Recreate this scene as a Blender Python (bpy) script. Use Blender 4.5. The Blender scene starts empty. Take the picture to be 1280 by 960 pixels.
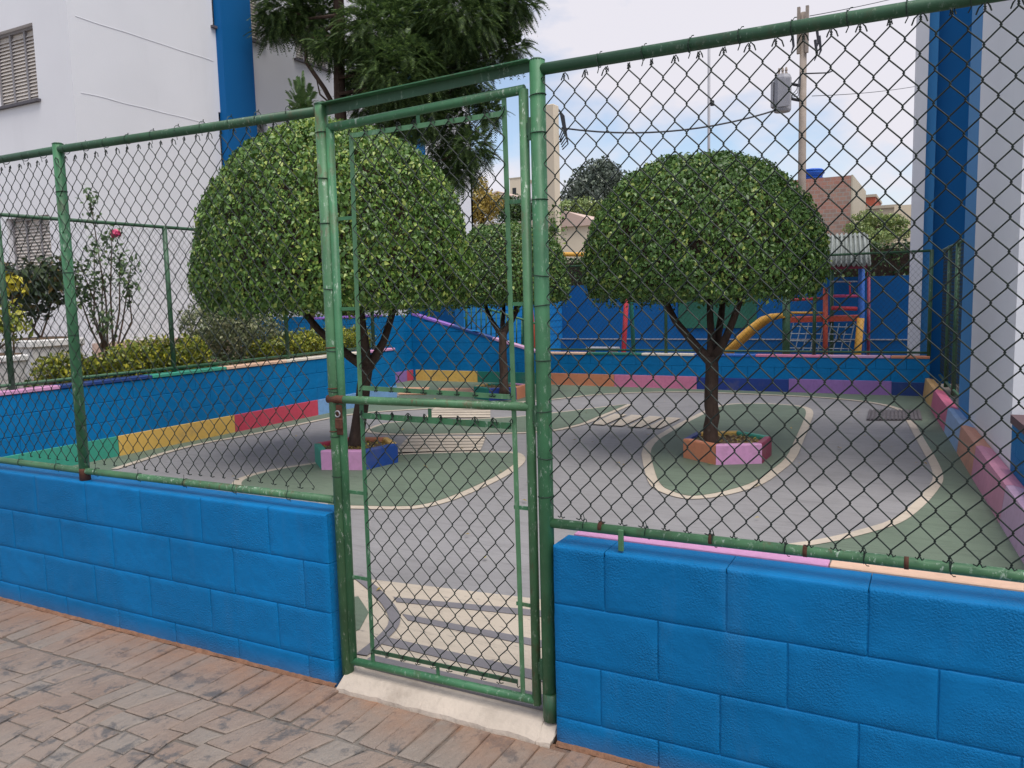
import bpy, math, random
import numpy as np
from mathutils import Matrix, Vector, noise as mnoise

rng = np.random.default_rng(7)
random.seed(7)
SC = bpy.context.scene
COL = SC.collection
R_ = math.radians

# ------------------------------------------------------------------ camera
FPX = 1007.27                       # focal length in photo pixels (1280 wide)
CAM = np.array([0.0, -2.412, 1.55])
YAW, PITCH, ROLL = R_(-28.026), R_(-6.131), R_(-1.413)
_f = np.array([math.sin(YAW)*math.cos(PITCH), math.cos(YAW)*math.cos(PITCH), math.sin(PITCH)])
_r0 = np.array([math.cos(YAW), -math.sin(YAW), 0.0]); _u0 = np.cross(_r0, _f)
_r = math.cos(ROLL)*_r0 + math.sin(ROLL)*_u0
_u = -math.sin(ROLL)*_r0 + math.cos(ROLL)*_u0
cd = bpy.data.cameras.new('camera'); cam = bpy.data.objects.new('camera', cd); COL.objects.link(cam)
cd.sensor_fit = 'HORIZONTAL'; cd.sensor_width = 36.0; cd.lens = FPX/1280*36.0
cd.clip_start = 0.05; cd.clip_end = 3000
M = Matrix(((_r[0], _u[0], -_f[0], CAM[0]), (_r[1], _u[1], -_f[1], CAM[1]), (_r[2], _u[2], -_f[2], CAM[2]), (0, 0, 0, 1)))
cam.matrix_world = M
SC.camera = cam

# pixel -> place helpers (a pixel is only a direction, the plane it lies on gives the distance)
def ray(x, y): return _f + _r*(x-640)/FPX - _u*(y-480)/FPX
def onz(x, y, z=0.03):
    d = ray(x, y); return CAM + d*((z-CAM[2])/d[2])
def ony(x, y, Y):
    d = ray(x, y); return CAM + d*((Y-CAM[1])/d[1])
def onx(x, y, X):
    d = ray(x, y); return CAM + d*((X-CAM[0])/d[0])
def at(x, y, D): return CAM + ray(x, y)*D

# ------------------------------------------------------------------ world and sun
SUN_EL, SUN_AZ = R_(66), R_(120)     # high veiled sun behind the camera, to its right
w = bpy.data.worlds.new('World'); SC.world = w; w.use_nodes = True
nt = w.node_tree; nt.nodes.clear()
out = nt.nodes.new('ShaderNodeOutputWorld'); bg = nt.nodes.new('ShaderNodeBackground')
sky = nt.nodes.new('ShaderNodeTexSky'); sky.sky_type = 'NISHITA'; sky.sun_disc = False
sky.sun_elevation = SUN_EL; sky.sun_rotation = SUN_AZ; sky.air_density = 1.0; sky.dust_density = 1.0; sky.ozone_density = 1.0
tc = nt.nodes.new('ShaderNodeTexCoord'); mp = nt.nodes.new('ShaderNodeMapping'); mp.inputs['Scale'].default_value = (1.0, 1.0, 2.2)
nz = nt.nodes.new('ShaderNodeTexNoise'); nz.inputs['Scale'].default_value = 3.4; nz.inputs['Detail'].default_value = 7; nz.inputs['Roughness'].default_value = 0.52
rp = nt.nodes.new('ShaderNodeValToRGB'); rp.color_ramp.elements[0].position = 0.40; rp.color_ramp.elements[0].color = (0.12, 0.12, 0.12, 1)
rp.color_ramp.elements[1].position = 0.53; rp.color_ramp.elements[1].color = (0.96, 0.96, 0.96, 1)
mx = nt.nodes.new('ShaderNodeMix'); mx.data_type = 'RGBA'; mx.inputs['B'].default_value = (4.75, 4.6, 4.95, 1)
nt.links.new(tc.outputs['Generated'], mp.inputs['Vector']); nt.links.new(mp.outputs['Vector'], nz.inputs['Vector'])
nt.links.new(nz.outputs['Fac'], rp.inputs['Fac']); nt.links.new(rp.outputs['Color'], mx.inputs['Factor'])
nt.links.new(sky.outputs['Color'], mx.inputs['A']); nt.links.new(mx.outputs['Result'], bg.inputs['Color'])
bg.inputs['Strength'].default_value = 0.10
nt.links.new(bg.outputs['Background'], out.inputs['Surface'])
sl = bpy.data.lights.new('sun', 'SUN'); sl.energy = 1.9; sl.angle = R_(40); sl.color = (1.0, 0.96, 0.9)
so = bpy.data.objects.new('sun', sl); COL.objects.link(so)
sd = Vector((math.sin(SUN_AZ)*math.cos(SUN_EL), math.cos(SUN_AZ)*math.cos(SUN_EL), math.sin(SUN_EL)))
so.rotation_euler = (-sd).to_track_quat('-Z', 'Y').to_euler(); so.location = (0, -8, 12)
SC.view_settings.view_transform = 'Standard'; SC.view_settings.look = 'None'
SC.view_settings.exposure = 0.84; SC.view_settings.gamma = 1.0; SC.view_settings.use_curve_mapping = False

# ------------------------------------------------------------------ materials
def S(r, g, b, k=1.0):
    def l(c):
        c = c/255.0
        return (c/12.92 if c <= 0.04045 else ((c+0.055)/1.055)**2.4)*k
    return (l(r), l(g), l(b))

class NT:
    def __init__(s, name):
        s.m = bpy.data.materials.new(name); s.m.use_nodes = True
        s.t = s.m.node_tree; s.b = s.t.nodes['Principled BSDF']; s.o = s.t.nodes['Material Output']
    def n(s, kind, **kw):
        x = s.t.nodes.new(kind)
        for k, v in kw.items():
            if k in x.inputs: x.inputs[k].default_value = v
            else: setattr(x, k, v)
        return x
    def l(s, a, b): s.t.links.new(a, b)
    def noise(s, scale, detail=4, rough=0.55, vec=None, dist=0.0):
        x = s.n('ShaderNodeTexNoise'); x.inputs['Scale'].default_value = scale; x.inputs['Detail'].default_value = detail
        x.inputs['Roughness'].default_value = rough; x.inputs['Distortion'].default_value = dist
        s.l(vec if vec is not None else s.pos(), x.inputs['Vector']); return x.outputs['Fac']
    def pos(s):
        if not hasattr(s, '_p'): s._p = s.n('ShaderNodeNewGeometry')
        return s._p.outputs['Position']
    def isl(s): s.pos(); return s._p.outputs['Random Per Island']
    def scaled(s, v):
        x = s.n('ShaderNodeMapping'); x.inputs['Scale'].default_value = v; s.l(s.pos(), x.inputs['Vector']); return x.outputs['Vector']
    def ramp(s, fac, a, b, ca=(0, 0, 0), cb=(1, 1, 1)):
        x = s.n('ShaderNodeValToRGB'); e = x.color_ramp.elements
        e[0].position = a; e[0].color = (*ca, 1); e[1].position = b; e[1].color = (*cb, 1); s.l(fac, x.inputs['Fac']); return x.outputs['Color']
    def mix(s, fac, A, B, blend='MIX'):
        x = s.n('ShaderNodeMix'); x.data_type = 'RGBA'; x.blend_type = blend
        for v, k in ((fac, 'Factor'), (A, 'A'), (B, 'B')):
            if isinstance(v, (int, float)): x.inputs[k].default_value = v
            elif isinstance(v, tuple): x.inputs[k].default_value = (*v, 1)
            else: s.l(v, x.inputs[k])
        return x.outputs['Result']
    def bump(s, h, strength=0.3, dist=0.01):
        x = s.n('ShaderNodeBump'); x.inputs['Strength'].default_value = strength; x.inputs['Distance'].default_value = dist
        s.l(h, x.inputs['Height'])
        if hasattr(s, '_bn'): s.l(s._bn, x.inputs['Normal'])
        s._bn = x.outputs['Normal']; s.l(s._bn, s.b.inputs['Normal'])
    def done(s, col, rough=0.6, spec=0.35, metal=0.0):
        if isinstance(col, tuple): s.b.inputs['Base Color'].default_value = (*col, 1)
        else: s.l(col, s.b.inputs['Base Color'])
        if isinstance(rough, (int, float)): s.b.inputs['Roughness'].default_value = rough
        else: s.l(rough, s.b.inputs['Roughness'])
        s.b.inputs['Specular IOR Level'].default_value = spec; s.b.inputs['Metallic'].default_value = metal
        return s.m

def mul(c, k): return tuple(min(1, x*k) for x in c)

MATS = {}
def paint(name, c, var=0.18, scale=1.5, rough=0.55, bump=0.12, bscale=90, dirt=None, dirt_amt=0.35, spec=0.35):
    """matt masonry paint: uneven coat, fine relief, faint dirt"""
    if name in MATS: return MATS[name]
    t = NT(name)
    col = t.mix(t.ramp(t.noise(scale, 5), 0.3, 0.72), mul(c, 1-var), mul(c, 1+var*0.6))
    col = t.mix(t.ramp(t.noise(scale*9, 4), 0.5, 0.8), col, mul(c, 0.8))
    if dirt: col = t.mix(t.ramp(t.noise(2.6, 6, 0.65), 0.56, 0.78, (0, 0, 0), (dirt_amt,)*3), col, dirt)
    if bump: t.bump(t.noise(bscale, 3), bump, 0.006)
    MATS[name] = t.done(col, rough, spec); return MATS[name]

def block_paint():
    t = NT('blue_block_paint')
    c = S(0, 112, 172)
    col = t.mix(t.ramp(t.noise(1.1, 5), 0.3, 0.7), mul(c, 0.82), mul(c, 1.1))
    col = t.mix(t.ramp(t.noise(5, 6, 0.7, t.scaled((1, 1, 0.22))), 0.55, 0.72, (0, 0, 0), (0.22,)*3), col, S(70, 120, 160))
    col = t.mix(t.ramp(t.noise(14, 5), 0.45, 0.85, (0, 0, 0), (0.5,)*3), col, mul(c, 0.8))
    # splashes of reddish dust close to the pavement
    sep = t.n('ShaderNodeSeparateXYZ'); t.l(t.pos(), sep.inputs[0])
    mr = t.n('ShaderNodeMapRange'); mr.inputs['From Min'].default_value = 0.0; mr.inputs['From Max'].default_value = 0.07
    mr.inputs['To Min'].default_value = 0.42; mr.inputs['To Max'].default_value = 0.0; t.l(sep.outputs['Z'], mr.inputs['Value'])
    mm = t.n('ShaderNodeMath'); mm.operation = 'MULTIPLY'; t.l(mr.outputs[0], mm.inputs[0]); t.l(t.noise(6, 5, 0.65), mm.inputs[1])
    col = t.mix(mm.outputs[0], col, S(120, 92, 76))
    t.bump(t.noise(7, 4), 0.35, 0.02)
    patch = t.ramp(t.noise(3.3, 3), 0.42, 0.62, (0.12,)*3, (1, 1, 1))
    mb = t.n('ShaderNodeMath'); mb.operation = 'MULTIPLY'; t.l(patch, mb.inputs[0]); t.l(t.noise(150, 3, 0.6), mb.inputs[1])
    t.bump(mb.outputs[0], 0.9, 0.007)
    return t.done(col, 0.6, 0.2)
MATS['block'] = block_paint()

def green_steel(name, c, scratch=0.5, rust=0.25, rough=0.5):
    t = NT(name)
    col = t.mix(t.ramp(t.noise(5, 6, 0.65), 0.3, 0.7), mul(c, 0.7), mul(c, 1.25))
    vs = t.scaled((1, 1, 0.35))
    chips = t.ramp(t.noise(75, 7, 0.75, vs), 0.57, 0.63, (0, 0, 0), (scratch,)*3)
    big = t.ramp(t.noise(2.8, 4), 0.42, 0.58)
    ch = t.mix(big, (0, 0, 0), chips)
    col = t.mix(ch, col, S(190, 205, 190))
    ru = t.mix(t.ramp(t.noise(2.1, 4), 0.48, 0.6), (0, 0, 0), t.ramp(t.noise(30, 6, 0.7, vs), 0.52, 0.62, (0, 0, 0), (rust,)*3))
    col = t.mix(ru, col, S(96, 58, 38))
    t.bump(t.noise(120, 3), 0.10, 0.004)
    return t.done(col, rough, 0.45)
MATS['green'] = green_steel('green_enamel', S(62, 114, 78), 0.6, 0.3)
MATS['green_pale'] = green_steel('pale_green_enamel', S(84, 130, 92), 0.25, 0.15)
MATS['green_worn'] = green_steel('worn_green_enamel', S(72, 116, 80), 0.9, 0.6)
MATS['green_dark'] = green_steel('dark_and_shaded_green_enamel', S(48, 86, 60), 0.35, 0.25)  # shade of the front top rails and header is put into this green
MATS['rust'] = paint('rusty_steel', S(92, 58, 44), 0.35, 30, 0.8, 0.3, 200)
def wire(name, c):
    t = NT(name)
    return t.done(t.mix(t.ramp(t.noise(8, 4), 0.35, 0.7), mul(c, 0.7), mul(c, 1.3)), 0.55, 0.3)
MATS['wire'] = wire('dark_green_wire', S(26, 38, 33))
MATS['tie'] = wire('tie_wire_coat', S(44, 62, 52))

def asphalt(name, c, streak=0.5, wear=0.45):
    t = NT(name)
    col = t.mix(t.ramp(t.noise(1.0, 6, 0.6), 0.3, 0.72), mul(c, 0.84), mul(c, 1.10))
    st = t.noise(9, 5, 0.65, t.scaled((0.35, 2.4, 1)), 0.6)
    col = t.mix(t.ramp(st, 0.50, 0.72, (0, 0, 0), (streak,)*3), col, mul(c, 0.55))
    col = t.mix(t.ramp(t.noise(2.2, 7, 0.7), 0.55, 0.68, (0, 0, 0), (0.35,)*3), col, mul(c, 0.62))
    col = t.mix(t.ramp(t.noise(24, 6, 0.7, t.scaled((0.5, 1.6, 1))), 0.60, 0.66, (0, 0, 0), (wear,)*3), col, S(118, 114, 112))
    col = t.mix(t.ramp(t.noise(220, 2), 0.45, 0.8, (0, 0, 0), (0.4,)*3), col, mul(c, 0.7))
    t.bump(t.noise(160, 3, 0.7), 0.35, 0.004); t.bump(st, 0.25, 0.01)
    return t.done(col, 0.72, 0.3)
MATS['road'] = asphalt('grey_floor_paint', S(138, 136, 137))
MATS['floor_green'] = asphalt('green_floor_paint', S(102, 116, 100), 0.6)
MATS['cream'] = asphalt('cream_line_paint', S(188, 176, 160), 0.4, 0.8)
MATS['salmon'] = asphalt('salmon_line_paint', S(205, 160, 130), 0.3)
MATS['stripe'] = asphalt('grey_stripe_paint', S(120, 117, 121), 0.3)

def sidewalk_mat(name, base, grey, orange_amt):
    t = NT(name)
    p = t.pos()
    col = t.mix(t.ramp(t.noise(3.5, 6, 0.62), 0.32, 0.7), mul(base, 0.78), mul(base, 1.1))
    oi = t.n('ShaderNodeObjectInfo')
    col = t.mix(t.ramp(oi.outputs['Random'], 0, 1, (0, 0, 0), (0.55,)*3), col, mul(base, 0.76))
    col = t.mix(t.ramp(oi.outputs['Random'], 0.72, 0.8, (0, 0, 0), (0.3,)*3), col, S(136, 136, 130))
    pt = t.noise(8.5, 7, 0.74, t.scaled((1.0, 0.8, 1)), 0.3)
    col = t.mix(t.ramp(t.noise(1.3, 4, 0.6), 0.42, 0.66, (0, 0, 0), (0.5,)*3), col, S(140, 136, 130))
    col = t.mix(t.ramp(pt, 0.53, 0.61, (0, 0, 0), (0.85,)*3), col, grey)
    col = t.mix(t.ramp(t.noise(70, 4, 0.7), 0.55, 0.7, (0, 0, 0), (0.35,)*3), col, mul(base, 1.3))
    col = t.mix(t.ramp(t.noise(260, 2), 0.52, 0.8, (0, 0, 0), (0.4,)*3), col, mul(base, 0.5))
    # reddish earth washed against the wall
    sep = t.n('ShaderNodeSeparateXYZ'); t.l(p, sep.inputs[0])
    mr = t.n('ShaderNodeMapRange'); mr.inputs['From Min'].default_value = -0.26; mr.inputs['From Max'].default_value = 0.0
    mr.inputs['To Min'].default_value = 0.0; mr.inputs['To Max'].default_value = orange_amt; t.l(sep.outputs['Y'], mr.inputs['Value'])
    mm = t.n('ShaderNodeMath'); mm.operation = 'MULTIPLY'; t.l(mr.outputs[0], mm.inputs[0])
    t.l(t.ramp(t.noise(5, 6, 0.65), 0.3, 0.62), mm.inputs[1])
    col = t.mix(mm.outputs[0], col, S(158, 114, 84))
    t.bump(t.noise(18, 6, 0.65, t.scaled((1, 0.5, 1))), 0.9, 0.018); t.bump(t.noise(240, 3), 0.5, 0.004)
    return t.done(col, 0.62, 0.35)
MATS['stone'] = sidewalk_mat('stamped_concrete', S(138, 120, 108), S(84, 84, 85), 0.7)
MATS['joint'] = sidewalk_mat('stamped_joint', S(88, 74, 66), S(80, 78, 78), 0.9)

def plaster(name, c):
    t = NT(name)
    col = t.mix(t.ramp(t.noise(0.35, 5), 0.3, 0.7), mul(c, 0.93), mul(c, 1.03))
    col = t.mix(t.ramp(t.noise(1.6, 6, 0.7, t.scaled((1, 1, 0.18))), 0.55, 0.8, (0, 0, 0), (0.22,)*3), col, mul(c, 0.72))
    t.bump(t.noise(40, 4), 0.12, 0.01)
    return t.done(col, 0.7, 0.25)
MATS['white'] = plaster('white_wall_paint', S(226, 226, 230))
MATS['white2'] = plaster('grey_white_wall_paint', S(222, 222, 227))
MATS['blue_stripe'] = plaster('blue_stripe_paint', S(0, 92, 152))
MATS['blue_light'] = plaster('light_blue_paint', S(60, 130, 185))
MATS['blue_far'] = plaster('blue_yard_paint', S(4, 88, 152))
MATS['beige'] = plaster('beige_wall_paint', S(214, 200, 178))
MATS['pinkish'] = plaster('pinkish_plaster', S(196, 172, 160))
MATS['concrete'] = plaster('weathered_concrete', S(178, 168, 150))
MATS['terracotta'] = plaster('terracotta_plaster', S(176, 92, 70))
MATS['threshold'] = paint('cream_threshold_paint', S(190, 177, 163), 0.15, 3, 0.65, 0.6, 60, S(120, 105, 92), 0.8)

def leafmat(name, dark, light, yellow, yam=0.08, trans=0.16, rough=0.36):
    t = NT(name)
    col = t.mix(t.ramp(t.isl(), 0.0, 0.9), dark, light)
    sq = t.ramp(t.isl(), 1.0-yam-0.02, 1.0-yam+0.01)
    col = t.mix(sq, col, yellow)
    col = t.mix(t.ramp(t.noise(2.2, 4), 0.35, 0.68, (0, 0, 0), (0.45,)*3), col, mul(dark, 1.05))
    t.done(col, rough, 0.4)
    tr = t.n('ShaderNodeBsdfTranslucent'); t.l(col, tr.inputs['Color'])
    ms = t.n('ShaderNodeMixShader'); ms.inputs[0].default_value = trans
    t.l(t.b.outputs[0], ms.inputs[1]); t.l(tr.outputs[0], ms.inputs[2]); t.l(ms.outputs[0], t.o.inputs['Surface'])
    return t.m
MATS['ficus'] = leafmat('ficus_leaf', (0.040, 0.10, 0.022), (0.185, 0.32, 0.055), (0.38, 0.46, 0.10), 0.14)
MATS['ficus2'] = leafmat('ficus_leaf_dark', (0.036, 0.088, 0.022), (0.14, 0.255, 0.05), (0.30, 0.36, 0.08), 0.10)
MATS['conifer'] = leafmat('conifer_needle', (0.03, 0.062, 0.022), (0.11, 0.18, 0.05), (0.20, 0.30, 0.08), 0.18, 0.25, 0.5)
MATS['hedge'] = leafmat('hedge_leaf', (0.02, 0.05, 0.015), (0.07, 0.13, 0.03), (0.12, 0.18, 0.04), 0.1)
MATS['golden'] = leafmat('golden_leaf', (0.10, 0.15, 0.02), (0.32, 0.34, 0.03), (0.52, 0.48, 0.05), 0.25)
MATS['variegated'] = leafmat('variegated_leaf', (0.09, 0.12, 0.05), (0.24, 0.27, 0.13), (0.42, 0.42, 0.24), 0.2)
MATS['croton'] = leafmat('croton_leaf', (0.02, 0.04, 0.02), (0.07, 0.10, 0.03), (0.18, 0.12, 0.04), 0.14)
MATS['yellowleaf'] = leafmat('yellow_leaf', (0.4, 0.36, 0.04), (0.6, 0.52, 0.05), (0.7, 0.6, 0.1), 0.2)
MATS['roseleaf'] = leafmat('rose_leaf', (0.05, 0.10, 0.04), (0.14, 0.22, 0.08), (0.22, 0.28, 0.1), 0.1)
MATS['petal'] = leafmat('pink_petal', (0.6, 0.05, 0.16), (0.75, 0.1, 0.25), (0.8, 0.2, 0.35), 0.1)
MATS['autumn'] = leafmat('ochre_leaf', (0.22, 0.15, 0.03), (0.45, 0.32, 0.06), (0.5, 0.42, 0.1), 0.2)
MATS['fartree'] = leafmat('hazy_far_leaf', (0.055, 0.075, 0.06), (0.12, 0.15, 0.11), (0.16, 0.2, 0.13), 0.1)  # distance haze is put into this greyish leaf colour
MATS['farbush'] = leafmat('bright_far_leaf', (0.12, 0.18, 0.06), (0.26, 0.34, 0.10), (0.38, 0.42, 0.14), 0.15)
def bark(name, c):
    t = NT(name)
    v = t.scaled((1, 1, 0.3))
    col = t.mix(t.ramp(t.noise(14, 6, 0.65, v), 0.3, 0.7), mul(c, 0.55), mul(c, 1.35))
    col = t.mix(t.ramp(t.noise(9, 5, 0.7), 0.6, 0.72, (0, 0, 0), (0.4,)*3), col, S(120, 112, 100))
    t.bump(t.noise(30, 6, 0.7, v), 0.9, 0.02)
    return t.done(col, 0.85, 0.2)
MATS['bark'] = bark('bark', S(88, 70, 58)); MATS['bark_dark'] = bark('dark_bark', S(74, 60, 52))
MATS['soil'] = paint('soil_and_leaf_litter', S(112, 92, 74), 0.4, 20, 0.9, 0.9, 70)
MATS['earth'] = paint('garden_earth', S(120, 98, 80), 0.35, 8, 0.9, 0.6, 50)
MATS['yardfloor'] = paint('yard_floor', S(140, 130, 118), 0.2, 2, 0.8, 0.3, 60)
MATS['ground'] = paint('street_ground', S(128, 126, 120), 0.2, 0.5, 0.85, 0.3, 30)
MATS['slate'] = paint('window_sill', S(92, 88, 94), 0.2, 6, 0.6, 0.2)
MATS['shutter'] = paint('cream_shutter', S(206, 198, 190), 0.12, 4, 0.5, 0.05)
MATS['frame'] = paint('grey_window_frame', S(140, 136, 138), 0.12, 4, 0.4, 0.0)
MATS['roofsheet'] = paint('fibre_cement', S(158, 164, 160), 0.25, 6, 0.8, 0.4, 60, S(96, 100, 88), 0.6)
MATS['pole'] = paint('pole_concrete', S(150, 138, 128), 0.15, 2, 0.85, 0.3, 40)
MATS['steelgrey'] = paint('grey_enamel', S(150, 150, 156), 0.1, 3, 0.5, 0.05)
MATS['cable'] = paint('black_cable', S(46, 48, 56), 0.1, 3, 0.6, 0.0)
MATS['tank'] = paint('blue_tank', S(30, 92, 190), 0.1, 3, 0.4, 0.0)
MATS['grate'] = paint('drain_iron', S(96, 90, 92), 0.25, 12, 0.6, 0.3)
MATS['darkglass'] = paint('dark_opening', S(40, 42, 46), 0.1, 3, 0.3, 0.0)
MATS['rope'] = paint('rope', S(150, 160, 170), 0.1, 3, 0.8, 0.0)
MATS['pot'] = paint('white_pot', S(226, 224, 222), 0.1, 3, 0.7, 0.2)

def brick_mat():
    t = NT('bare_brick'); b = t.n('ShaderNodeTexBrick')
    b.inputs['Scale'].default_value = 1.0; b.inputs['Brick Width'].default_value = 0.3; b.inputs['Row Height'].default_value = 0.2; b.inputs['Mortar Size'].default_value = 0.018
    b.inputs['Color1'].default_value = (*S(166, 132, 118), 1); b.inputs['Color2'].default_value = (*S(146, 122, 112), 1); b.inputs['Mortar'].default_value = (*S(152, 146, 140), 1)
    sp = t.n('ShaderNodeSeparateXYZ'); t.l(t.pos(), sp.inputs[0]); cb = t.n('ShaderNodeCombineXYZ'); t.l(sp.outputs['X'], cb.inputs[0]); t.l(sp.outputs['Z'], cb.inputs[1])
    t.l(cb.outputs[0], b.inputs['Vector'])
    col = t.mix(t.ramp(t.noise(0.6, 5), 0.5, 0.7, (0, 0, 0), (0.5,)*3), b.outputs['Color'], S(190, 96, 78))
    return t.done(col, 0.9, 0.2)
MATS['brick'] = brick_mat()

PAL = dict(pink=S(214, 150, 196), peach=S(232, 190, 160), yellow=S(226, 180, 78), red=S(206, 62, 88), teal=S(50, 158, 134), navy=S(28, 62, 128),
           sky=S(118, 164, 214), orange=S(212, 132, 92), green=S(20, 118, 104), cream=S(226, 214, 198), purple=S(148, 106, 176), maroon=S(140, 50, 80),
           blue=S(34, 106, 200), indigo=S(28, 60, 140), white=S(232, 226, 226), violet=S(150, 100, 200), magenta=S(206, 70, 120), yred=S(198, 70, 62),
           rose=S(214, 120, 158), gold=S(214, 158, 40), lilac=S(200, 150, 190), brown=S(92, 66, 70), dkblue=S(20, 70, 150), swred=S(196, 44, 60), swor=S(176, 66, 42))
def pal(k, f=0.10):
    c = PAL[k]; L = 0.3*c[0]+0.5*c[1]+0.2*c[2]; c = tuple(x*(1-f)+L*f for x in c)
    return paint('paint_%s_%d' % (k, f*100), c, 0.12, 2.5, 0.55, 0.2, 80, S(124, 112, 104), 0.55)

# ------------------------------------------------------------------ mesh helpers
class MB:
    def __init__(s): s.v = []; s.f = []
    def add(s, vs, fs):
        o = len(s.v); s.v.extend([tuple(map(float, p)) for p in vs]); s.f.extend([tuple(i+o for i in q) for q in fs]); return s
    def box(s, x0, x1, y0, y1, z0, z1, bev=0.0):
        if bev <= 0:
            return s.add([(x0, y0, z0), (x1, y0, z0), (x1, y1, z0), (x0, y1, z0), (x0, y0, z1), (x1, y0, z1), (x1, y1, z1), (x0, y1, z1)],
                         [(0, 3, 2, 1), (4, 5, 6, 7), (0, 1, 5, 4), (1, 2, 6, 5), (2, 3, 7, 6), (3, 0, 4, 7)])
        b = bev; vs = []
        for z, i in ((z0, b), (z0+b, 0), (z1-b, 0), (z1, b)):
            if i:
                vs += [(x0+i, y0+i, z), (x1-i, y0+i, z), (x1-i, y1-i, z), (x0+i, y1-i, z)]*1
            else:
                vs += [(x0+b, y0, z), (x1-b, y0, z), (x1, y0+b, z), (x1, y1-b, z), (x1-b, y1, z), (x0+b, y1, z), (x0, y1-b, z), (x0, y0+b, z)]
        # indices: 0-3 bottom, 4-11, 12-19, 20-23 top
        fs = [(3, 2, 1, 0), (20, 21, 22, 23)]
        for k in range(8): fs.append((4+k, 4+(k+1) % 8, 12+(k+1) % 8, 12+k))
        q = [(0, 4, 5, 1), (1, 6, 7, 2), (2, 8, 9, 3), (3, 10, 11, 0)]
        for a, p1, p2, c in q: fs.append((a, c, p2, p1))
        for a, p1, p2 in ((0, 11, 4), (1, 5, 6), (2, 7, 8), (3, 9, 10)): fs.append((a, p2, p1))
        for i, (p1, p2) in enumerate(((12, 13), (14, 15), (16, 17), (18, 19))): fs.append((p1, p2, 20+(i+1) % 4, 20+i))
        for i, (p1, p2) in enumerate(((19, 12), (13, 14), (15, 16), (17, 18))): fs.append((p1, p2, 20+i))
        return s.add(vs, fs)
    def prism(s, poly, z0, z1):
        """polygon in xy (ccw) from z0 to z1"""
        n = len(poly); vs = [(p[0], p[1], z0) for p in poly]+[(p[0], p[1], z1) for p in poly]
        fs = [tuple(range(n-1, -1, -1)), tuple(range(n, 2*n))]+[(i, (i+1) % n, n+(i+1) % n, n+i) for i in range(n)]
        return s.add(vs, fs)
    def prism_y(s, poly, y0, y1):
        """polygon in xz from y0 to y1"""
        n = len(poly); vs = [(p[0], y0, p[1]) for p in poly]+[(p[0], y1, p[1]) for p in poly]
        fs = [tuple(range(n)), tuple(range(2*n-1, n-1, -1))]+[((i+1) % n, i, n+i, n+(i+1) % n) for i in range(n)]
        return s.add(vs, fs)
    def tube(s, pts, rad, sides=8, cap=True):
        P = np.array(pts, float); n = len(P)
        rr = np.full(n, rad) if np.isscalar(rad) else np.array(rad, float)
        T = np.gradient(P, axis=0) if n > 2 else np.repeat((P[1]-P[0])[None], n, 0)
        T /= (np.linalg.norm(T, axis=1)[:, None]+1e-12)
        ref = np.array([0, 0, 1.0]) if abs(T[:, 2]).mean() < 0.8 else np.array([0, 1.0, 0])
        A = np.cross(T, ref); A /= (np.linalg.norm(A, axis=1)[:, None]+1e-12); B = np.cross(T, A)
        an = np.arange(sides)*2*math.pi/sides
        V = P[:, None]+rr[:, None, None]*(A[:, None]*np.cos(an)[None, :, None]+B[:, None]*np.sin(an)[None, :, None])
        fs = []
        for i in range(n-1):
            for k in range(sides):
                fs.append((i*sides+k, (i+1)*sides+k, (i+1)*sides+(k+1) % sides, i*sides+(k+1) % sides))
        if cap: fs += [tuple(range(sides)), tuple(range(n*sides-1, (n-1)*sides-1, -1))]
        return s.add(V.reshape(-1, 3), fs)
    def ring(s, c, r, rad, axis='z', n=12, sides=4, tilt=0.0):
        pts = []
        for k in range(n+1):
            a = 2*math.pi*k/n; x, y = r*math.cos(a), r*math.sin(a)
            p = (x, y, tilt*x) if axis == 'z' else ((tilt*y, x, y) if axis == 'x' else (x, tilt*x, y))
            pts.append((c[0]+p[0], c[1]+p[1], c[2]+p[2]))
        return s.tube(pts, rad, sides, False)
    def lathe(s, prof, c, n=16):
        vs = []; m = len(prof)
        for r, z in prof:
            for k in range(n):
                a = 2*math.pi*k/n; vs.append((c[0]+r*math.cos(a), c[1]+r*math.sin(a), c[2]+z))
        fs = [(i*n+k, i*n+(k+1) % n, (i+1)*n+(k+1) % n, (i+1)*n+k) for i in range(m-1) for k in range(n)]
        fs += [tuple(range(n-1, -1, -1)), tuple(range((m-1)*n, m*n))]
        return s.add(vs, fs)
    def mesh(s, name, mat, smooth=False):
        me = bpy.data.meshes.new(name); me.from_pydata(s.v, [], s.f)
        if smooth: me.polygons.foreach_set('use_smooth', [True]*len(me.polygons))
        me.materials.append(mat); me.update(); return me
    def build(s, name, mat, parent=None, smooth=False):
        return link(name, s.mesh(name, MATS[mat] if isinstance(mat, str) else mat, smooth), parent)

def link(name, me, parent=None, loc=None):
    o = bpy.data.objects.new(name, me); COL.objects.link(o)
    if loc is not None: o.location = loc
    if parent is not None:
        o.parent = parent
        if parent.type == 'EMPTY': o.matrix_parent_inverse = Matrix.Translation(parent.location).inverted()
    return o
def thing(name, label, cat, loc=(0, 0, 0), group=None):
    o = bpy.data.objects.new(name, None); COL.objects.link(o); o.location = tuple(map(float, loc)); o.empty_display_size = 0.2
    return tag(o, label, cat, group)
def tag(o, label, cat, group=None):
    o['label'] = label; o['category'] = cat
    if group: o['group'] = group
    return o
def struct(o): o['kind'] = 'structure'; return o
def stuff(o): o['kind'] = 'stuff'; return o

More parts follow.
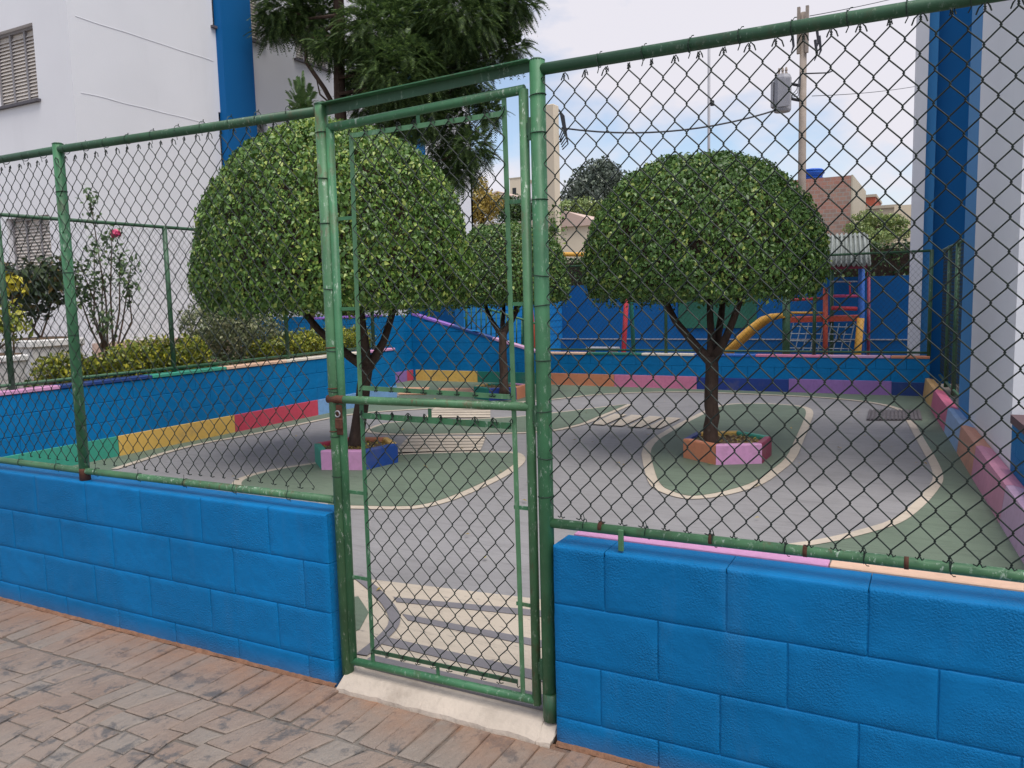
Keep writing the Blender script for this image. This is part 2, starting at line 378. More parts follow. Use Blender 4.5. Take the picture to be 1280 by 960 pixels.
def fastmesh(name, V, F, mat, smooth=False):
    """V (n,3), F (m,3) triangles"""
    me = bpy.data.meshes.new(name); n, m = len(V), len(F)
    me.vertices.add(n); me.vertices.foreach_set('co', np.ascontiguousarray(V, np.float32).ravel())
    me.loops.add(m*3); me.loops.foreach_set('vertex_index', np.ascontiguousarray(F, np.int32).ravel())
    me.polygons.add(m); me.polygons.foreach_set('loop_start', np.arange(0, m*3, 3, dtype=np.int32))
    me.polygons.foreach_set('loop_total', np.full(m, 3, np.int32))
    me.materials.append(MATS[mat] if isinstance(mat, str) else mat); me.update(calc_edges=True); me.validate(); return me

def leaf_arrays(P, N, size, aspect=0.55, tilt=0.6, droop=0.4, jitter=0.3, g=rng, upbias=None):
    """one folded pointed leaf (4 triangles) per point, facing roughly along N with its tip hanging"""
    n = len(P); N = N + g.normal(0, tilt, (n, 3)); N /= np.linalg.norm(N, axis=1)[:, None]+1e-9
    D = np.array([0, 0, -1.0])*droop + g.normal(0, 0.6, (n, 3)) if upbias is None else upbias + g.normal(0, 0.5, (n, 3))
    D = D - N*(D*N).sum(1)[:, None]; D /= np.linalg.norm(D, axis=1)[:, None]+1e-9
    W = np.cross(N, D); L = (size*(1+g.normal(0, jitter, n)).clip(0.45, 1.7))[:, None]; w = L*aspect*0.5
    P0 = P - D*L*0.5
    V = np.stack([P0, P0+D*L*0.42-W*w+N*L*0.10, P0+D*L*0.48, P0+D*L*0.42+W*w+N*L*0.10, P0+D*L-N*L*0.12], 1).reshape(-1, 3)
    b = (np.arange(n)*5)[:, None]
    F = np.concatenate([b+np.array([[0, 2, 1]]), b+np.array([[0, 3, 2]]), b+np.array([[1, 2, 4]]), b+np.array([[2, 3, 4]])], 0)
    return V, F
def leaves(name, P, N, size, mat, parent=None, **kw):
    V, F = leaf_arrays(np.asarray(P, float), np.asarray(N, float), size, **kw)
    return link(name, fastmesh(name, V, F, mat), parent)

def blob_points(c, rad, n, g=rng, shell=0.35, flat=None):
    """points through the outer part of an ellipsoid clump, with outward normals"""
    d = g.normal(0, 1, (n, 3)); d /= np.linalg.norm(d, axis=1)[:, None]
    k = 1 - shell*g.random(n)**1.3
    k *= 1+0.12*np.sin(d[:, 0]*7+c[0]*3)*np.cos(d[:, 2]*6+c[1]*2)
    rad = np.array(rad if hasattr(rad, '__len__') else (rad,)*3, float)
    return np.array(c)+d*rad*k[:, None], d

# ------------------------------------------------------------------ ground
struct(MB().box(-600, 600, 22.0, 900, -1.5, -0.06).box(-600, 600, -60, -9.0, -1.5, -0.06).box(-600, -14.0, -8.99, 21.99, -1.5, -0.06).box(3.0, 600, -8.99, 21.99, -1.5, -0.06).box(-14, 3, -9.0, 22, -1.6, -1.2).build('ground', 'ground'))

# pavement : bed sheet, a soldier row against the wall, then arched rows of stamped setts
pav = struct(MB().box(-30, 30, -9, 0.0, -0.3, -0.008).build('pavement', 'joint'))
def sett(poly, h):
    c = np.mean(poly, 0); n = len(poly); m = MB(); b = 0.12
    vs = [(p[0], p[1], -0.012) for p in poly]+[(p[0], p[1], h-0.004) for p in poly]
    ins = [c+(p-c)*(1-0.007/max(0.03, np.linalg.norm(p-c))) for p in poly]
    vs += [(p[0], p[1], h+random.uniform(-0.0012, 0.0012)) for p in ins]
    fs = [(i, (i+1) % n, n+(i+1) % n, n+i) for i in range(n)]+[(n+i, n+(i+1) % n, 2*n+(i+1) % n, 2*n+i) for i in range(n)]+[tuple(range(2*n, 3*n))]
    m.add(vs, fs); return m
x = -4.75; gap = 0.0048
while x < -0.85:
    wd = random.uniform(0.085, 0.125); j = lambda: random.uniform(-0.008, 0.008)
    y1 = -0.018 if not (-2.15 < x < -1.1) else -0.04
    poly = [np.array(p) for p in ((x+gap+j(), -0.30+j()), (x+wd-gap+j(), -0.30+j()), (x+wd-gap+j(), y1), (x+gap+j(), y1))]
    sett(poly, random.uniform(-0.002, 0.002)).build('paving_stone', 'stone', pav); x += wd
def rowx(k, y): return -5.35+k*0.118+0.10*math.sin((y+0.2)*2*math.pi/1.7)+0.02*math.sin(k*1.7+y*5)
cand = []
for k in range(0, 42):
    y = -0.315-(0.06 if k % 2 else 0.0)-random.uniform(0, 0.04)
    first = True
    while y > -1.62:
        ln = random.uniform(0.095, 0.165); ya, yb = (-0.312 if first else y)-0.004, y-ln+0.004; first = False
        ts = np.linspace(ya, yb, 3)
        left = [np.array((rowx(k, t)+gap+random.uniform(-.006, .006), t+random.uniform(-.004, .004))) for t in ts]
        right = [np.array((rowx(k+1, t)-gap+random.uniform(-.006, .006), t+random.uniform(-.004, .004))) for t in ts]
        cx, cyy = np.mean([p[0] for p in left+right]), (ya+yb)/2
        # only where the photograph shows the pavement
        v = np.array((cx, cyy, 0))-CAM; dz = v@_f
        if dz > 0.4:
            u_, w_ = 640+FPX*(v@_r)/dz, 480-FPX*(v@_u)/dz
            if -60 < u_ < 860 and w_ < 1000: cand.append((dz, left+right[::-1], random.uniform(-0.003, 0.002)))
        y -= ln
cand.sort(key=lambda c: c[0])
rest = MB()
for i, (dz, poly, h) in enumerate(cand):
    m = sett(poly, h)
    if i < 258: m.build('paving_stone', 'stone', pav)
    else: rest.add(m.v, m.f)
if rest.v: stuff(rest.build('paving_stones', 'stone', pav))
# a thin ridge of red earth along the foot of the walls
for x0, x1 in ((-6.5, -2.11), (-1.14, 0.6)):
    m = MB(); xs = np.arange(x0, x1, 0.018); vs = []; fs = []
    for i, xx in enumerate(xs):
        d = 0.013+0.016*mnoise.noise(Vector((xx*6, 1, 0)))+0.006*random.random()
        vs += [(xx, 0.004, 0.006+0.004*random.random()), (xx, -d*0.5, 0.004+0.002*random.random()), (xx, -d, -0.004)]
    for i in range(len(xs)-1):
        for k in range(2): fs.append((i*3+k, i*3+k+1, (i+1)*3+k+1, (i+1)*3+k))
    stuff(m.add(vs, fs).build('earth_ridge', paint('red_earth', S(134, 98, 76), 0.35, 30, 0.9, 0.8, 120), pav))

# playground floor with its painted road map
FZ = 0.03
floor = struct(MB().box(-12, 1.2, 0.15, 10.2, -0.3, FZ).build('playground_floor', 'road'))
def ground_poly(pts, z=FZ): return [onz(a, b, z)[:2] for a, b in pts]
def smooth_poly(P, it=2, closed=True):
    P = [np.array(p) for p in P]
    for _ in range(it):
        Q = []; n = len(P)
        for i in range(n if closed else n-1):
            a, b = P[i], P[(i+1) % n]; Q += [a*0.75+b*0.25, a*0.25+b*0.75]
        if not closed: Q = [P[0]]+Q+[P[-1]]
        P = Q
    return P
def area(P): return 0.5*sum(P[i][0]*P[(i+1) % len(P)][1]-P[(i+1) % len(P)][0]*P[i][1] for i in range(len(P)))
def inset(P, d):
    if area(P) < 0: P = P[::-1]
    n = len(P); Q = []
    for i in range(n):
        a, b, c = P[i-1], P[i], P[(i+1) % n]
        e1 = (b-a)/(np.linalg.norm(b-a)+1e-9); e2 = (c-b)/(np.linalg.norm(c-b)+1e-9)
        nn = np.array((-e1[1]-e2[1], e1[0]+e2[0])); nn /= np.linalg.norm(nn)+1e-9
        Q.append(b+nn*d)
    return Q
def sheet(name, P, z, mat, th=0.003):
    P = [np.array(p) for p in P]
    if area(P) < 0: P = P[::-1]
    return MB().prism(P, z-th, z).build(name, mat, floor)
def line(name, pts, wd, z, mat, closed=False):
    P = [np.array(p) for p in pts]; n = len(P); L = []; Rr = []
    for i in range(n):
        a = P[max(0, i-1)]; b = P[min(n-1, i+1)]; e = (b-a)/(np.linalg.norm(b-a)+1e-9); nn = np.array((-e[1], e[0]))
        L.append(P[i]+nn*wd/2); Rr.append(P[i]-nn*wd/2)
    m = MB(); m.add([(p[0], p[1], z) for p in L]+[(p[0], p[1], z) for p in Rr], [(n+i, n+i+1, i+1, i) for i in range(n-1)])
    return m.build(name, mat, floor)
Z1, Z2, Z3, Z4 = FZ+0.004, FZ+0.008, FZ+0.012, FZ+0.016
outer_px = [(143, 587), (233, 558), (320, 543), (410, 523), (455, 516), (533, 511.5), (613, 506), (692, 500), (738, 494), (793, 491), (867, 490), (960, 494), (1027, 497),
            (1090, 503), (1128, 512), (1138, 527), (1152, 553), (1168, 580), (1174, 598), (1168, 610), (1149, 632), (1122, 653), (1090, 663), (1035, 677), (985, 684)]
outer = smooth_poly(ground_poly(outer_px), 2, False)
near = [np.array((-1.15, 2.0)), np.array((-1.5, 1.55)), np.array((-1.6, 1.2))]
outer_full = outer+near
ring = outer_full+[np.array((-1.45, 0.3)), np.array((1.1, 0.3)), np.array((1.1, 10.1)), np.array((-9.0, 10.4)), np.array((-9.0, 8.0)), np.array((-7.3, 7.8)), np.array((-7.3, 0.3)), np.array((-6.75, 0.6))]
# green border outside the road, built as two simple polygons left/far and right
def idx(px): 
    g = np.array(onz(*px)[:2]); return int(np.argmin([np.linalg.norm(p-g) for p in outer]))
ia, ib, ic = idx((455, 516)), idx((867, 490)), idx((1090, 503))
sheet('green_border', outer[:ia+1]+[np.array((-7.4, outer[ia][1]+0.6)), np.array((-7.4, 0.3)), np.array((-6.8, 0.3))], Z1, 'floor_green')
sheet('green_border', outer[ia:ib+1]+[np.array((outer[ib][0], 10.15)), np.array((-9.1, 10.15)), np.array((-9.1, 7.9)), np.array((-7.4, outer[ia][1]+0.6))], Z1, 'floor_green')
sheet('green_border', outer[ib:ic+1]+[np.array((outer[ic][0], 10.15)), np.array((outer[ib][0], 10.15))], Z1, 'floor_green')
sheet('green_border', outer[ic:]+near+[np.array((-1.3, 0.3)), np.array((0.75, 0.3)), np.array((-0.15, 10.15)), np.array((outer[ic][0], 10.15))], Z1, 'floor_green')
sheet('grey_patch', ground_poly([(470, 496), (480, 484), (510, 484), (498, 496)]), Z2, 'road')
line('road_line', outer_full, 0.075, Z2, 'cream')
islR = ground_poly([(800, 558), (840, 534), (878, 515), (899, 506), (940, 504), (985, 506), (1010, 509), (1018, 515), (1013, 530), (1003, 555), (995, 575), (977, 590), (954, 607), (917, 618), (885, 624), (855, 625), (830, 618), (812, 609), (805, 588)])
islM = ground_poly([(449, 541), (466, 533), (487, 528), (540, 525.5), (600, 524), (654, 520.6), (694, 516), (720, 513), (760, 508), (793, 504.5), (778, 512), (755, 521), (738, 529), (720, 534), (692, 540), (642, 543), (560, 544), (496, 545)])
islL = ground_poly([(651, 566), (630, 565), (575, 565), (493, 568), (440, 572), (387, 580), (340, 587), (300, 597), (286, 607), (300, 620), (345, 631), (400, 636), (452, 637), (487, 638), (525, 637), (563, 628), (604, 610.5), (639, 593), (660, 576)])
for P, wd in ((islR, 0.085), (islM, 0.07), (islL, 0.08)):
    P = [np.array(p) for p in P]
    if area(P) < 0: P = P[::-1]
    Q = smooth_poly(P, 2)
    sheet('island_border', Q, Z2, 'cream'); sheet('green_island', inset(Q, wd), Z3, 'floor_green')
def bars(quad, nb, z, frac=0.78, mat='cream', along=0):
    """zebra crossing: nb bars across a quad given as a,b (near side, left to right) and d,c (far side)"""
    a, b, c, d = [np.array(p) for p in ground_poly(quad)]
    if along: a, b, c, d = b, c, d, a
    for i in range(nb):
        t0, t1 = i/nb, (i+frac)/nb
        sheet('crossing_bar', [a+(d-a)*t0, b+(c-b)*t0, b+(c-b)*t1, a+(d-a)*t1], z, mat)
bars([(493, 567), (601, 564), (608, 546), (512, 546)], 5, Z4)
bars([(531, 523), (613, 523), (613, 510), (543, 511)], 4, Z4)
bars([(733, 531), (825, 537), (851, 524), (762, 518)], 4, Z4, 0.72, 'cream', 1)
bars([(497, 494), (533, 494), (537, 485), (505, 485)], 1, Z4, 1.0, 'salmon'); bars([(546, 493), (592, 493), (592, 486), (548, 486)], 1, Z4, 1.0, 'salmon')
# cream apron inside the gate with grey stripes
sheet('crossing_field', [(-2.95, 0.17), (-1.2, 0.17), (-1.3, 1.22), (-1.72, 1.10), (-2.78, 0.97)], Z2, 'cream')
for q in ([(492, 749), (690, 767), (690, 775), (496, 755)], [(503, 770), (690, 806), (690, 815), (510, 778)], [(482, 799), (690, 846), (690, 858), (478, 808)]):
    sheet('grey_stripe', ground_poly(q), Z3, 'stripe')
line('grey_stripe', smooth_poly(ground_poly([(446, 722), (470, 741), (489, 762), (496, 782), (476, 803), (452, 822)]), 2, False), 0.055, Z3+0.002, 'stripe')
sheet('green_patch', ground_poly([(448, 748), (461, 768), (450, 789), (436, 796), (430, 750)]), Z3, 'floor_green')
line('grey_stripe', [np.array((-2.1, 0.185)), np.array((-1.2, 0.185))], 0.05, Z4, 'stripe')
gr = MB(); a, b, c, d = [np.array(p) for p in ground_poly([(1083, 526), (1153, 526), (1150, 514), (1086, 514)])]
g0 = MB().prism([a, b, c, d] if area([a, b, c, d]) > 0 else [d, c, b, a], Z1, Z3).build('drain_grate', 'grate', floor)
for i in range(14):
    t0, t1 = (i+0.15)/14, (i+0.75)/14
    P = [a+(b-a)*t0, a+(b-a)*t1, d+(c-d)*t1, d+(c-d)*t0]
    MB().prism(P if area(P) > 0 else P[::-1], Z3, Z3+0.012).build('grate_bar', 'grate', g0)

# a few fallen leaves on the painted floor
nl = 90; fx = rng.uniform(-6.8, 0.0, nl); fy = rng.uniform(0.5, 9.6, nl)
stuff(leaves('fallen_leaves', np.stack([fx, fy, np.full(nl, Z4+0.008)], 1), np.tile((0, 0, 1.0), (nl, 1)), 0.04, 'autumn', floor, tilt=0.2))
# cracked concrete threshold under the gate
thr = thing('gate_threshold', 'cream painted cracked concrete step under the green gate', 'threshold', (-1.62, 0.06, 0))
cuts = [-2.10, -1.70, -1.20, -1.148]
for i in range(3):
    xa, xb = cuts[i]+0.002, cuts[i+1]-0.002; n = 12; m = MB(); vs = []; fs = []
    prof = [(-0.034, -0.01), (-0.030, 0.008), (-0.020, 0.016), (0.03, 0.046), (0.149, 0.056), (0.149, -0.01)]
    for k in range(n+1):
        xx = xa+(xb-xa)*k/n
        for (yy, zz) in prof:
            jx = (0.006 if yy < 0 else 0.002)*mnoise.noise(Vector((xx*22, yy*20, 3))) ; vs.append((xx+(0.01*math.sin(zz*60+yy*40) if k in (0, n) else 0)*(1 if 0 < i < 3 else .4), yy+jx*1.6, max(-0.01, zz+jx*0.5)))
    L = len(prof)
    for k in range(n):
        for q in range(L-1): fs.append((k*L+q, (k+1)*L+q, (k+1)*L+q+1, k*L+q+1))
    fs += [tuple(range(L)), tuple(range((n+1)*L-1, n*L-1, -1))]
    m.add(vs, fs).build('concrete_slab', 'threshold', thr)
MB().box(-2.09, -1.15, 0.02, 0.14, -0.02, 0.03).build('concrete_core', 'earth', thr)
MB().box(-2.05, -1.165, 0.088, 0.146, 0.052, 0.0615).build('grey_strip', 'stripe', thr)

# ------------------------------------------------------------------ block walls
_bcache = {}
def block(parent, x0, x1, z0, z1, y0, y1, mat='block', bev=0.007, axis='x'):
    """one painted block; alike blocks share a mesh"""
    key = (round(x1-x0, 3), round(z1-z0, 3), round(y1-y0, 3), str(mat), bev, axis)
    if key not in _bcache:
        a, b, c = (x1-x0)/2, (y1-y0)/2, (z1-z0)/2
        m = MB()
        if axis == 'x': m.box(-a, a, -b, b, -c, c, bev)
        else: m.box(-b, b, -a, a, -c, c, bev)
        _bcache[key] = m.mesh('block', MATS[mat] if isinstance(mat, str) else mat)
    c = ((x0+x1)/2, (y0+y1)/2, (z0+z1)/2) if axis == 'x' else ((y0+y1)/2, (x0+x1)/2, (z0+z1)/2)
    o = bpy.data.objects.new('block', _bcache[key]); COL.objects.link(o); o.location = c
    o.parent = parent
    o.matrix_parent_inverse = Matrix.Translation(parent.location).inverted()
    return o
ROWS = [(-0.03, 0.098), (0.098, 0.299), (0.299, 0.505), (0.505, 0.708)]
G = 0.0012
def front_block(parent, x0, x1, z0, z1, top, endl, endr):
    """hand laid painted block: uneven arrises, slightly bellied face, soft worn top edge"""
    nx, nz = max(4, int((x1-x0)/0.022)), 9; yb = 0.138
    prof = [(0.0, 0.0046), (0.0020, 0.0014), (0.0048, 0.0002)]        # (inset from the joint, depth of the arris)
    us = [p[0] for p in prof]+[0.0048+(x1-x0-0.0096)*k/nx for k in range(1, nx)]+[x1-x0-p[0] for p in prof[::-1]]
    ed = 0.016 if top else 0.0
    vs_ = [p[0] for p in prof]+[0.0048+(z1-z0-0.0096-ed)*k/nz for k in range(1, nz)]+([z1-z0-p[0] for p in prof[::-1]] if not top else [z1-z0-0.016, z1-z0-0.009, z1-z0-0.0035, z1-z0-0.0008, z1-z0])
    V = []; F = []; ph = x0*3.7+z0*11
    for j, v in enumerate(vs_):
        for i, u in enumerate(us):
            du = min(u, x1-x0-u); dv = v if top else min(v, z1-z0-v); y = 0.0
            for dd, (s_, isend) in ((du, (u < (x1-x0)/2, endl if u < (x1-x0)/2 else endr)), (dv, (0, False))):
                if dd < 0.0049:
                    y = max(y, 0.0046 if dd < 0.001 else 0.0014 if dd < 0.003 else 0.0002)
                    if isend: y = max(y, 0.010 if dd < 0.001 else 0.005 if dd < 0.003 else 0.0015)
            if top and j >= len(vs_)-5: y = max(y, (0.0, 0.0005, 0.0022, 0.0055, 0.010)[j-len(vs_)+5]+(0.0025*mnoise.noise(Vector((x0*9+u*45, 3.0, 1.0))) if j >= len(vs_)-2 else 0))
            X, Z = x0+u, z0+v
            w1 = mnoise.noise(Vector((X*26, Z*26, 2.0))); w2 = mnoise.noise(Vector((X*60, Z*60, 5.0))); w3 = mnoise.noise(Vector((X*7, Z*9, 8.0)))
            edge = 1.0 if (du < 0.0049 or dv < 0.0049) else 0.3
            V.append((X+edge*0.0016*w2*(0 if du < 0.001 else 1), y-0.0016*w3-edge*0.0016*w1, Z+edge*0.0030*w1*(0.4 if dv < .001 else 1)))
    n = len(us); m = len(vs_)
    for j in range(m-1):
        for i in range(n-1): F.append((j*n+i, j*n+i+1, (j+1)*n+i+1, (j+1)*n+i))
    o = len(V)
    V += [(x0, yb, z0), (x1, yb, z0), (x1, yb, z1), (x0, yb, z1)]
    F += [tuple([(m-1)*n+i for i in range(n)]+[o+2, o+3]), tuple([i for i in range(n-1, -1, -1)]+[o, o+1]), tuple([j*n for j in range(m-1, -1, -1)]+[o, o+3]), tuple([j*n+n-1 for j in range(m)]+[o+2, o+1])]
    F[-2] = tuple(reversed([o, o+3]+[j*n for j in range(m-1, -1, -1)])); F.append((o+1, o, o+3, o+2))
    ob = MB().add(V, F).build('block', 'block', parent)
    for p in ob.data.polygons:
        if len(p.vertices) == 4: p.use_smooth = True
    return ob
def front_wall(label, xa, xb, offs, caps):
    t = thing('block_wall', label, 'wall', ((xa+xb)/2, 0.07, 0))
    MB().box(xa+0.014, xb-0.014, 0.0042, 0.132, -0.05, 0.69).build('mortar_core', 'block', t)
    for (z0, z1), off in zip(ROWS, offs):
        k0 = math.floor((xa-off)/0.4)-1; cuts = [xa]
        for k in range(k0, k0+60):
            c = off+0.4*k
            if xa+0.03 < c < xb-0.03: cuts.append(c)
        cuts.append(xb)
        for c0, c1 in zip(cuts[:-1], cuts[1:]):
            front_block(t, c0+(G if c0 != xa else 0), c1-(G if c1 != xb else 0), z0+G*0.8, z1-G*0.8, z1 > 0.7, c0 == xa, c1 == xb)
    for c0, c1, k in caps: MB().box(c0+0.002, c1-0.002, 0.146, 0.206, 0.675, 0.712, 0.003).build('cap_strip', pal(k), t)
    return t
wl = front_wall('low blue block wall with five posts end at the gate latch side', -6.6, -2.138, (-2.27, -3.226, -3.47, -3.652),
           [(-6.6, -5.2, 'pink'), (-5.2, -4.05, 'lilac'), (-4.05, -3.1, 'lilac'), (-3.1, -2.30, 'cream')])
wl['label'] = 'low blue block wall ending at the rusty gate latch'
wr = front_wall('low blue block wall starting beside the gate hinges, pink cap strip on top', -1.145, 2.6, (-0.775, -0.975, -0.775, -0.957),
           [(-1.13, -0.28, 'pink'), (-0.28, 0.95, 'peach'), (0.95, 2.6, 'yellow')])

# ------------------------------------------------------------------ chain link
WP, HP = 0.03625, 0.0865
def chain(L, H, r=0.002, u0=0.0, sides=4, hooks=True, fine=True, seed=1, sag=0.0022, bottom=True):
    """woven zigzag wires over a panel L x H: coordinates (u, depth, v)"""
    m = MB(); nw = int(L/WP); nj = int(H/(HP/2)); d = r*1.15
    def disp(u, v): return (sag*mnoise.noise(Vector((u*3.1+seed*7, v*3.0, 0.3))), sag*1.3*mnoise.noise(Vector((u*2.3, v*2.6, seed*3.3))))
    for i in range(nw):
        pts = []
        for j in range(nj+1):
            side = (j+i) % 2; u = (i+side)*WP; v = H-j*HP/2; du, dv = disp(u, v)
            s = 1 if side else -1
            if fine:
                e = 0.0062
                dd = d if side == 0 else -d
                pts += [(u0+u+du-s*0.0022, dd, v+dv+e), (u0+u+du+s*r*0.9, 0, v+dv), (u0+u+du-s*0.0022, -dd, v+dv-e)]
            else: pts.append((u0+u+du, d if j % 2 else -d, v+dv))
        if hooks:
            p = pts[0]; s = 1 if i % 2 else -1
            q = random.uniform(0.3, 1.25)
            pts = [(p[0]+s*0.020*q, p[1]+0.004, p[2]-0.014*q), (p[0]+s*0.015*q, p[1]+0.006, p[2]+0.001), (p[0]+s*0.006, p[1]+0.003, p[2]+0.010)]+pts
            if bottom:
                p = pts[-1]; q = random.uniform(0.5, 1.2)
                pts += [(p[0]+s*0.004, p[1], p[2]-0.007), (p[0]+s*0.014*q, p[1]+0.003, p[2]-0.004*q)]
        m.tube(pts, r, sides, False)
    return m
def place(m, o, ax):
    """map (u, depth, v) to world: origin o, along axis ax"""
    o = np.array(o); ax = np.array(ax, float); ax /= np.linalg.norm(ax); nrm = np.array((-ax[1], ax[0], 0))
    m.v = [tuple(o+ax*p[0]+nrm*p[1]+np.array((0, 0, p[2]))) for p in m.v]; return m
def cyl(name, a, b, r, mat, parent, sides=14): return MB().tube([a, b], r, sides).build(name, mat, parent, True) if False else smooth_tube(name, [a, b], r, mat, parent, sides)
def smooth_tube(name, pts, r, mat, parent, sides=14):
    m = MB().tube(pts, r, sides); o = m.build(name, mat, parent)
    for p in o.data.polygons:
        if len(p.vertices) == 4: p.use_smooth = True
    return o
FY = 0.045
def ring_ties(parent, x, zs, r, mat='tie'):
    for z in zs: MB().ring((x, FY, z), r+0.0018, 0.0017, 'z', 14, 4, random.uniform(-0.12, 0.12)).build('tie_wire', mat, parent, True)
def rail_ties(parent, xs, z, r, up):
    for x in xs:
        m = MB().ring((x, FY, z), r+0.0018, 0.0016, 'x', 12, 4, random.uniform(-0.15, 0.15))
        s = -1 if up else 1
        m.tube([(x, FY-r-0.002, z), (x+0.004, FY-r*0.6, z+s*(r+0.008)), (x-0.003, FY-0.004, z+s*(r+0.02))], 0.0016, 4, False)
        m.tube([(x, FY+0.004, z-s*(r)), (x+0.008, FY-0.004, z-s*(r+0.006)), (x+0.014, FY-0.006, z-s*(r+0.005))], 0.0015, 4, False)
        m.build('tie_wire', 'tie', parent)

# left fence
lf = thing('chain_link_fence', 'chain link fence panel on the low blue wall at the latch side of the gate', 'fence', (-4.3, FY, 0.71))
smooth_tube('top_rail', [(-7.0, FY, 2.300), (-3.7, FY, 2.297), (-2.11, FY, 2.272)], 0.0185, 'green_dark', lf)  # the rail's shaded underside is put into its darker green
smooth_tube('bottom_rail', [(-7.0, FY, 0.758), (-3.7, FY, 0.752), (-2.12, FY, 0.760)], 0.0165, 'green_worn', lf)
for px_, top in ((-3.706, 2.322), (-5.46, 2.322)):
    p = smooth_tube('post', [(px_, FY, 0.70), (px_, FY, top)], 0.0245, 'green', lf)
    MB().lathe([(0.0255, 0), (0.0255, 0.003), (0.018, 0.007)], (px_, FY, top-0.001), 16).build('post_cap', 'green_dark', p, True)
    MB().lathe([(0.0265, 0), (0.0262, 0.05), (0.0248, 0.06)], (px_, FY, 0.706), 16).build('rust_collar', 'rust', p, True)
    ring_ties(lf, px_, (2.10, 1.72, 1.42, 0.98), 0.0245)
stuff(place(chain(3.24, 1.455, 0.0021, 0.0, seed=2, sag=0.004), (-5.44, FY-0.022, 0.785), (1, 0, 0)).build('wire_mesh', 'wire', lf))
rail_ties(lf, np.arange(-4.9, -2.2, 0.155)+rng.normal(0, 0.008, len(np.arange(-4.9, -2.2, 0.155))), 2.29, 0.0185, True)
rail_ties(lf, np.arange(-4.85, -2.2, 0.31), 0.755, 0.0165, False)
# right fence
rf = thing('chain_link_fence', 'chain link fence panel on the low blue wall at the hinge side of the gate', 'fence', (0.3, FY, 0.71))
smooth_tube('top_rail', [(-1.185, FY, 2.286), (0.0, FY, 2.280), (2.6, FY, 2.27)], 0.019, 'green_dark', rf)  # darker green holds the underside shade of this rail
smooth_tube('bottom_rail', [(-1.17, FY, 0.772), (-0.3, FY, 0.779), (2.6, FY, 0.792)], 0.0165, 'green_worn', rf)
smooth_tube('post', [(1.25, FY, 0.70), (1.25, FY, 2.31)], 0.0245, 'green', rf)
stuff(place(chain(2.4, 1.443, 0.0021, 0.0, seed=5), (-1.155, FY-0.022, 0.798), (1, 0, 0)).build('wire_mesh', 'wire', rf))
xs = np.array([-1.116+0.0725*2*k+0.0 for k in range(1, 14)])
rail_ties(rf, xs, 2.283, 0.019, True)
rail_ties(rf, np.array([-1.116+0.0725*k for k in (1, 4, 7, 10, 13, 16, 19)]), 0.781, 0.0165, False)
for xs_ in (-0.905, 0.63): MB().box(xs_-0.009, xs_+0.009, FY-0.028, FY-0.018, 0.712, 0.785, 0.002).build('rail_bracket', 'green_worn', rf)
for xs_ in (-0.99, -0.62, -0.34, -0.07): MB().tube([(xs_, FY, 0.7795), (xs_+0.012, FY, 0.7796)], 0.0182, 14).build('pipe_joint', 'rust', rf, True)

# gate posts and header
gp = thing('gateway', 'pair of tall green gate posts joined by an angle iron header', 'gate frame', (-1.65, FY, 0))
LP, RP = -2.100, -1.186
pl_ = smooth_tube('post', [(LP, FY, 0.035), (LP, FY, 1.3), (LP, FY, 2.295)], 0.0245, 'green_worn', gp, 18)
pr_ = smooth_tube('post', [(RP, FY, 0.06), (RP, FY, 1.3), (RP, FY, 2.315)], 0.026, 'green', gp, 18)
smooth_tube('post_sleeve', [(RP+0.006, FY, 0.055), (RP+0.006, FY, 0.155)], 0.030, 'green_dark', pr_, 16)
for p, xx, z in ((pl_, LP, 2.294), (pr_, RP, 2.314)): MB().lathe([(0.0262, 0), (0.0262, 0.004), (0.016, 0.009)], (xx, FY, z), 16).build('post_cap', 'green_dark', p, True)
h0, h1 = (LP+0.02, 2.252), (RP-0.02, 2.284)
MB().add([(h0[0], FY-0.002, h0[1]), (h1[0], FY-0.002, h1[1]), (h1[0], FY+0.002, h1[1]), (h0[0], FY+0.002, h0[1]),
          (h0[0], FY-0.002, h0[1]+0.036), (h1[0], FY-0.002, h1[1]+0.030), (h1[0], FY+0.002, h1[1]+0.030), (h0[0], FY+0.002, h0[1]+0.036)],
         [(0, 3, 2, 1), (4, 5, 6, 7), (0, 1, 5, 4), (1, 2, 6, 5), (2, 3, 7, 6), (3, 0, 4, 7)]).build('header_web', 'green_dark', gp)  # header shade is put into the web's darker green
MB().add([(h0[0], FY-0.036, h0[1]+0.0365), (h1[0], FY-0.036, h1[1]+0.0305), (h1[0], FY+0.002, h1[1]+0.0305), (h0[0], FY+0.002, h0[1]+0.0365),
          (h0[0], FY-0.036, h0[1]+0.0405), (h1[0], FY-0.036, h1[1]+0.0345), (h1[0], FY+0.002, h1[1]+0.0345), (h0[0], FY+0.002, h0[1]+0.0405)],
         [(0, 3, 2, 1), (4, 5, 6, 7), (0, 1, 5, 4), (1, 2, 6, 5), (2, 3, 7, 6), (3, 0, 4, 7)]).build('header_flange', 'green', gp)
ring_ties(gp, LP, (2.19, 2.02, 1.85, 1.60, 1.36, 1.20, 1.02, 0.86), 0.0245)
for z in (1.36, 1.20, 1.03): MB().ring((LP, FY, z+0.012), 0.0262, 0.0024, 'z', 14, 4, 0.05).build('tie_wire', 'rust', gp, True)
ring_ties(gp, RP, (2.205, 2.085, 1.87, 1.62, 1.52, 1.335, 1.16, 1.0, 0.865), 0.026)

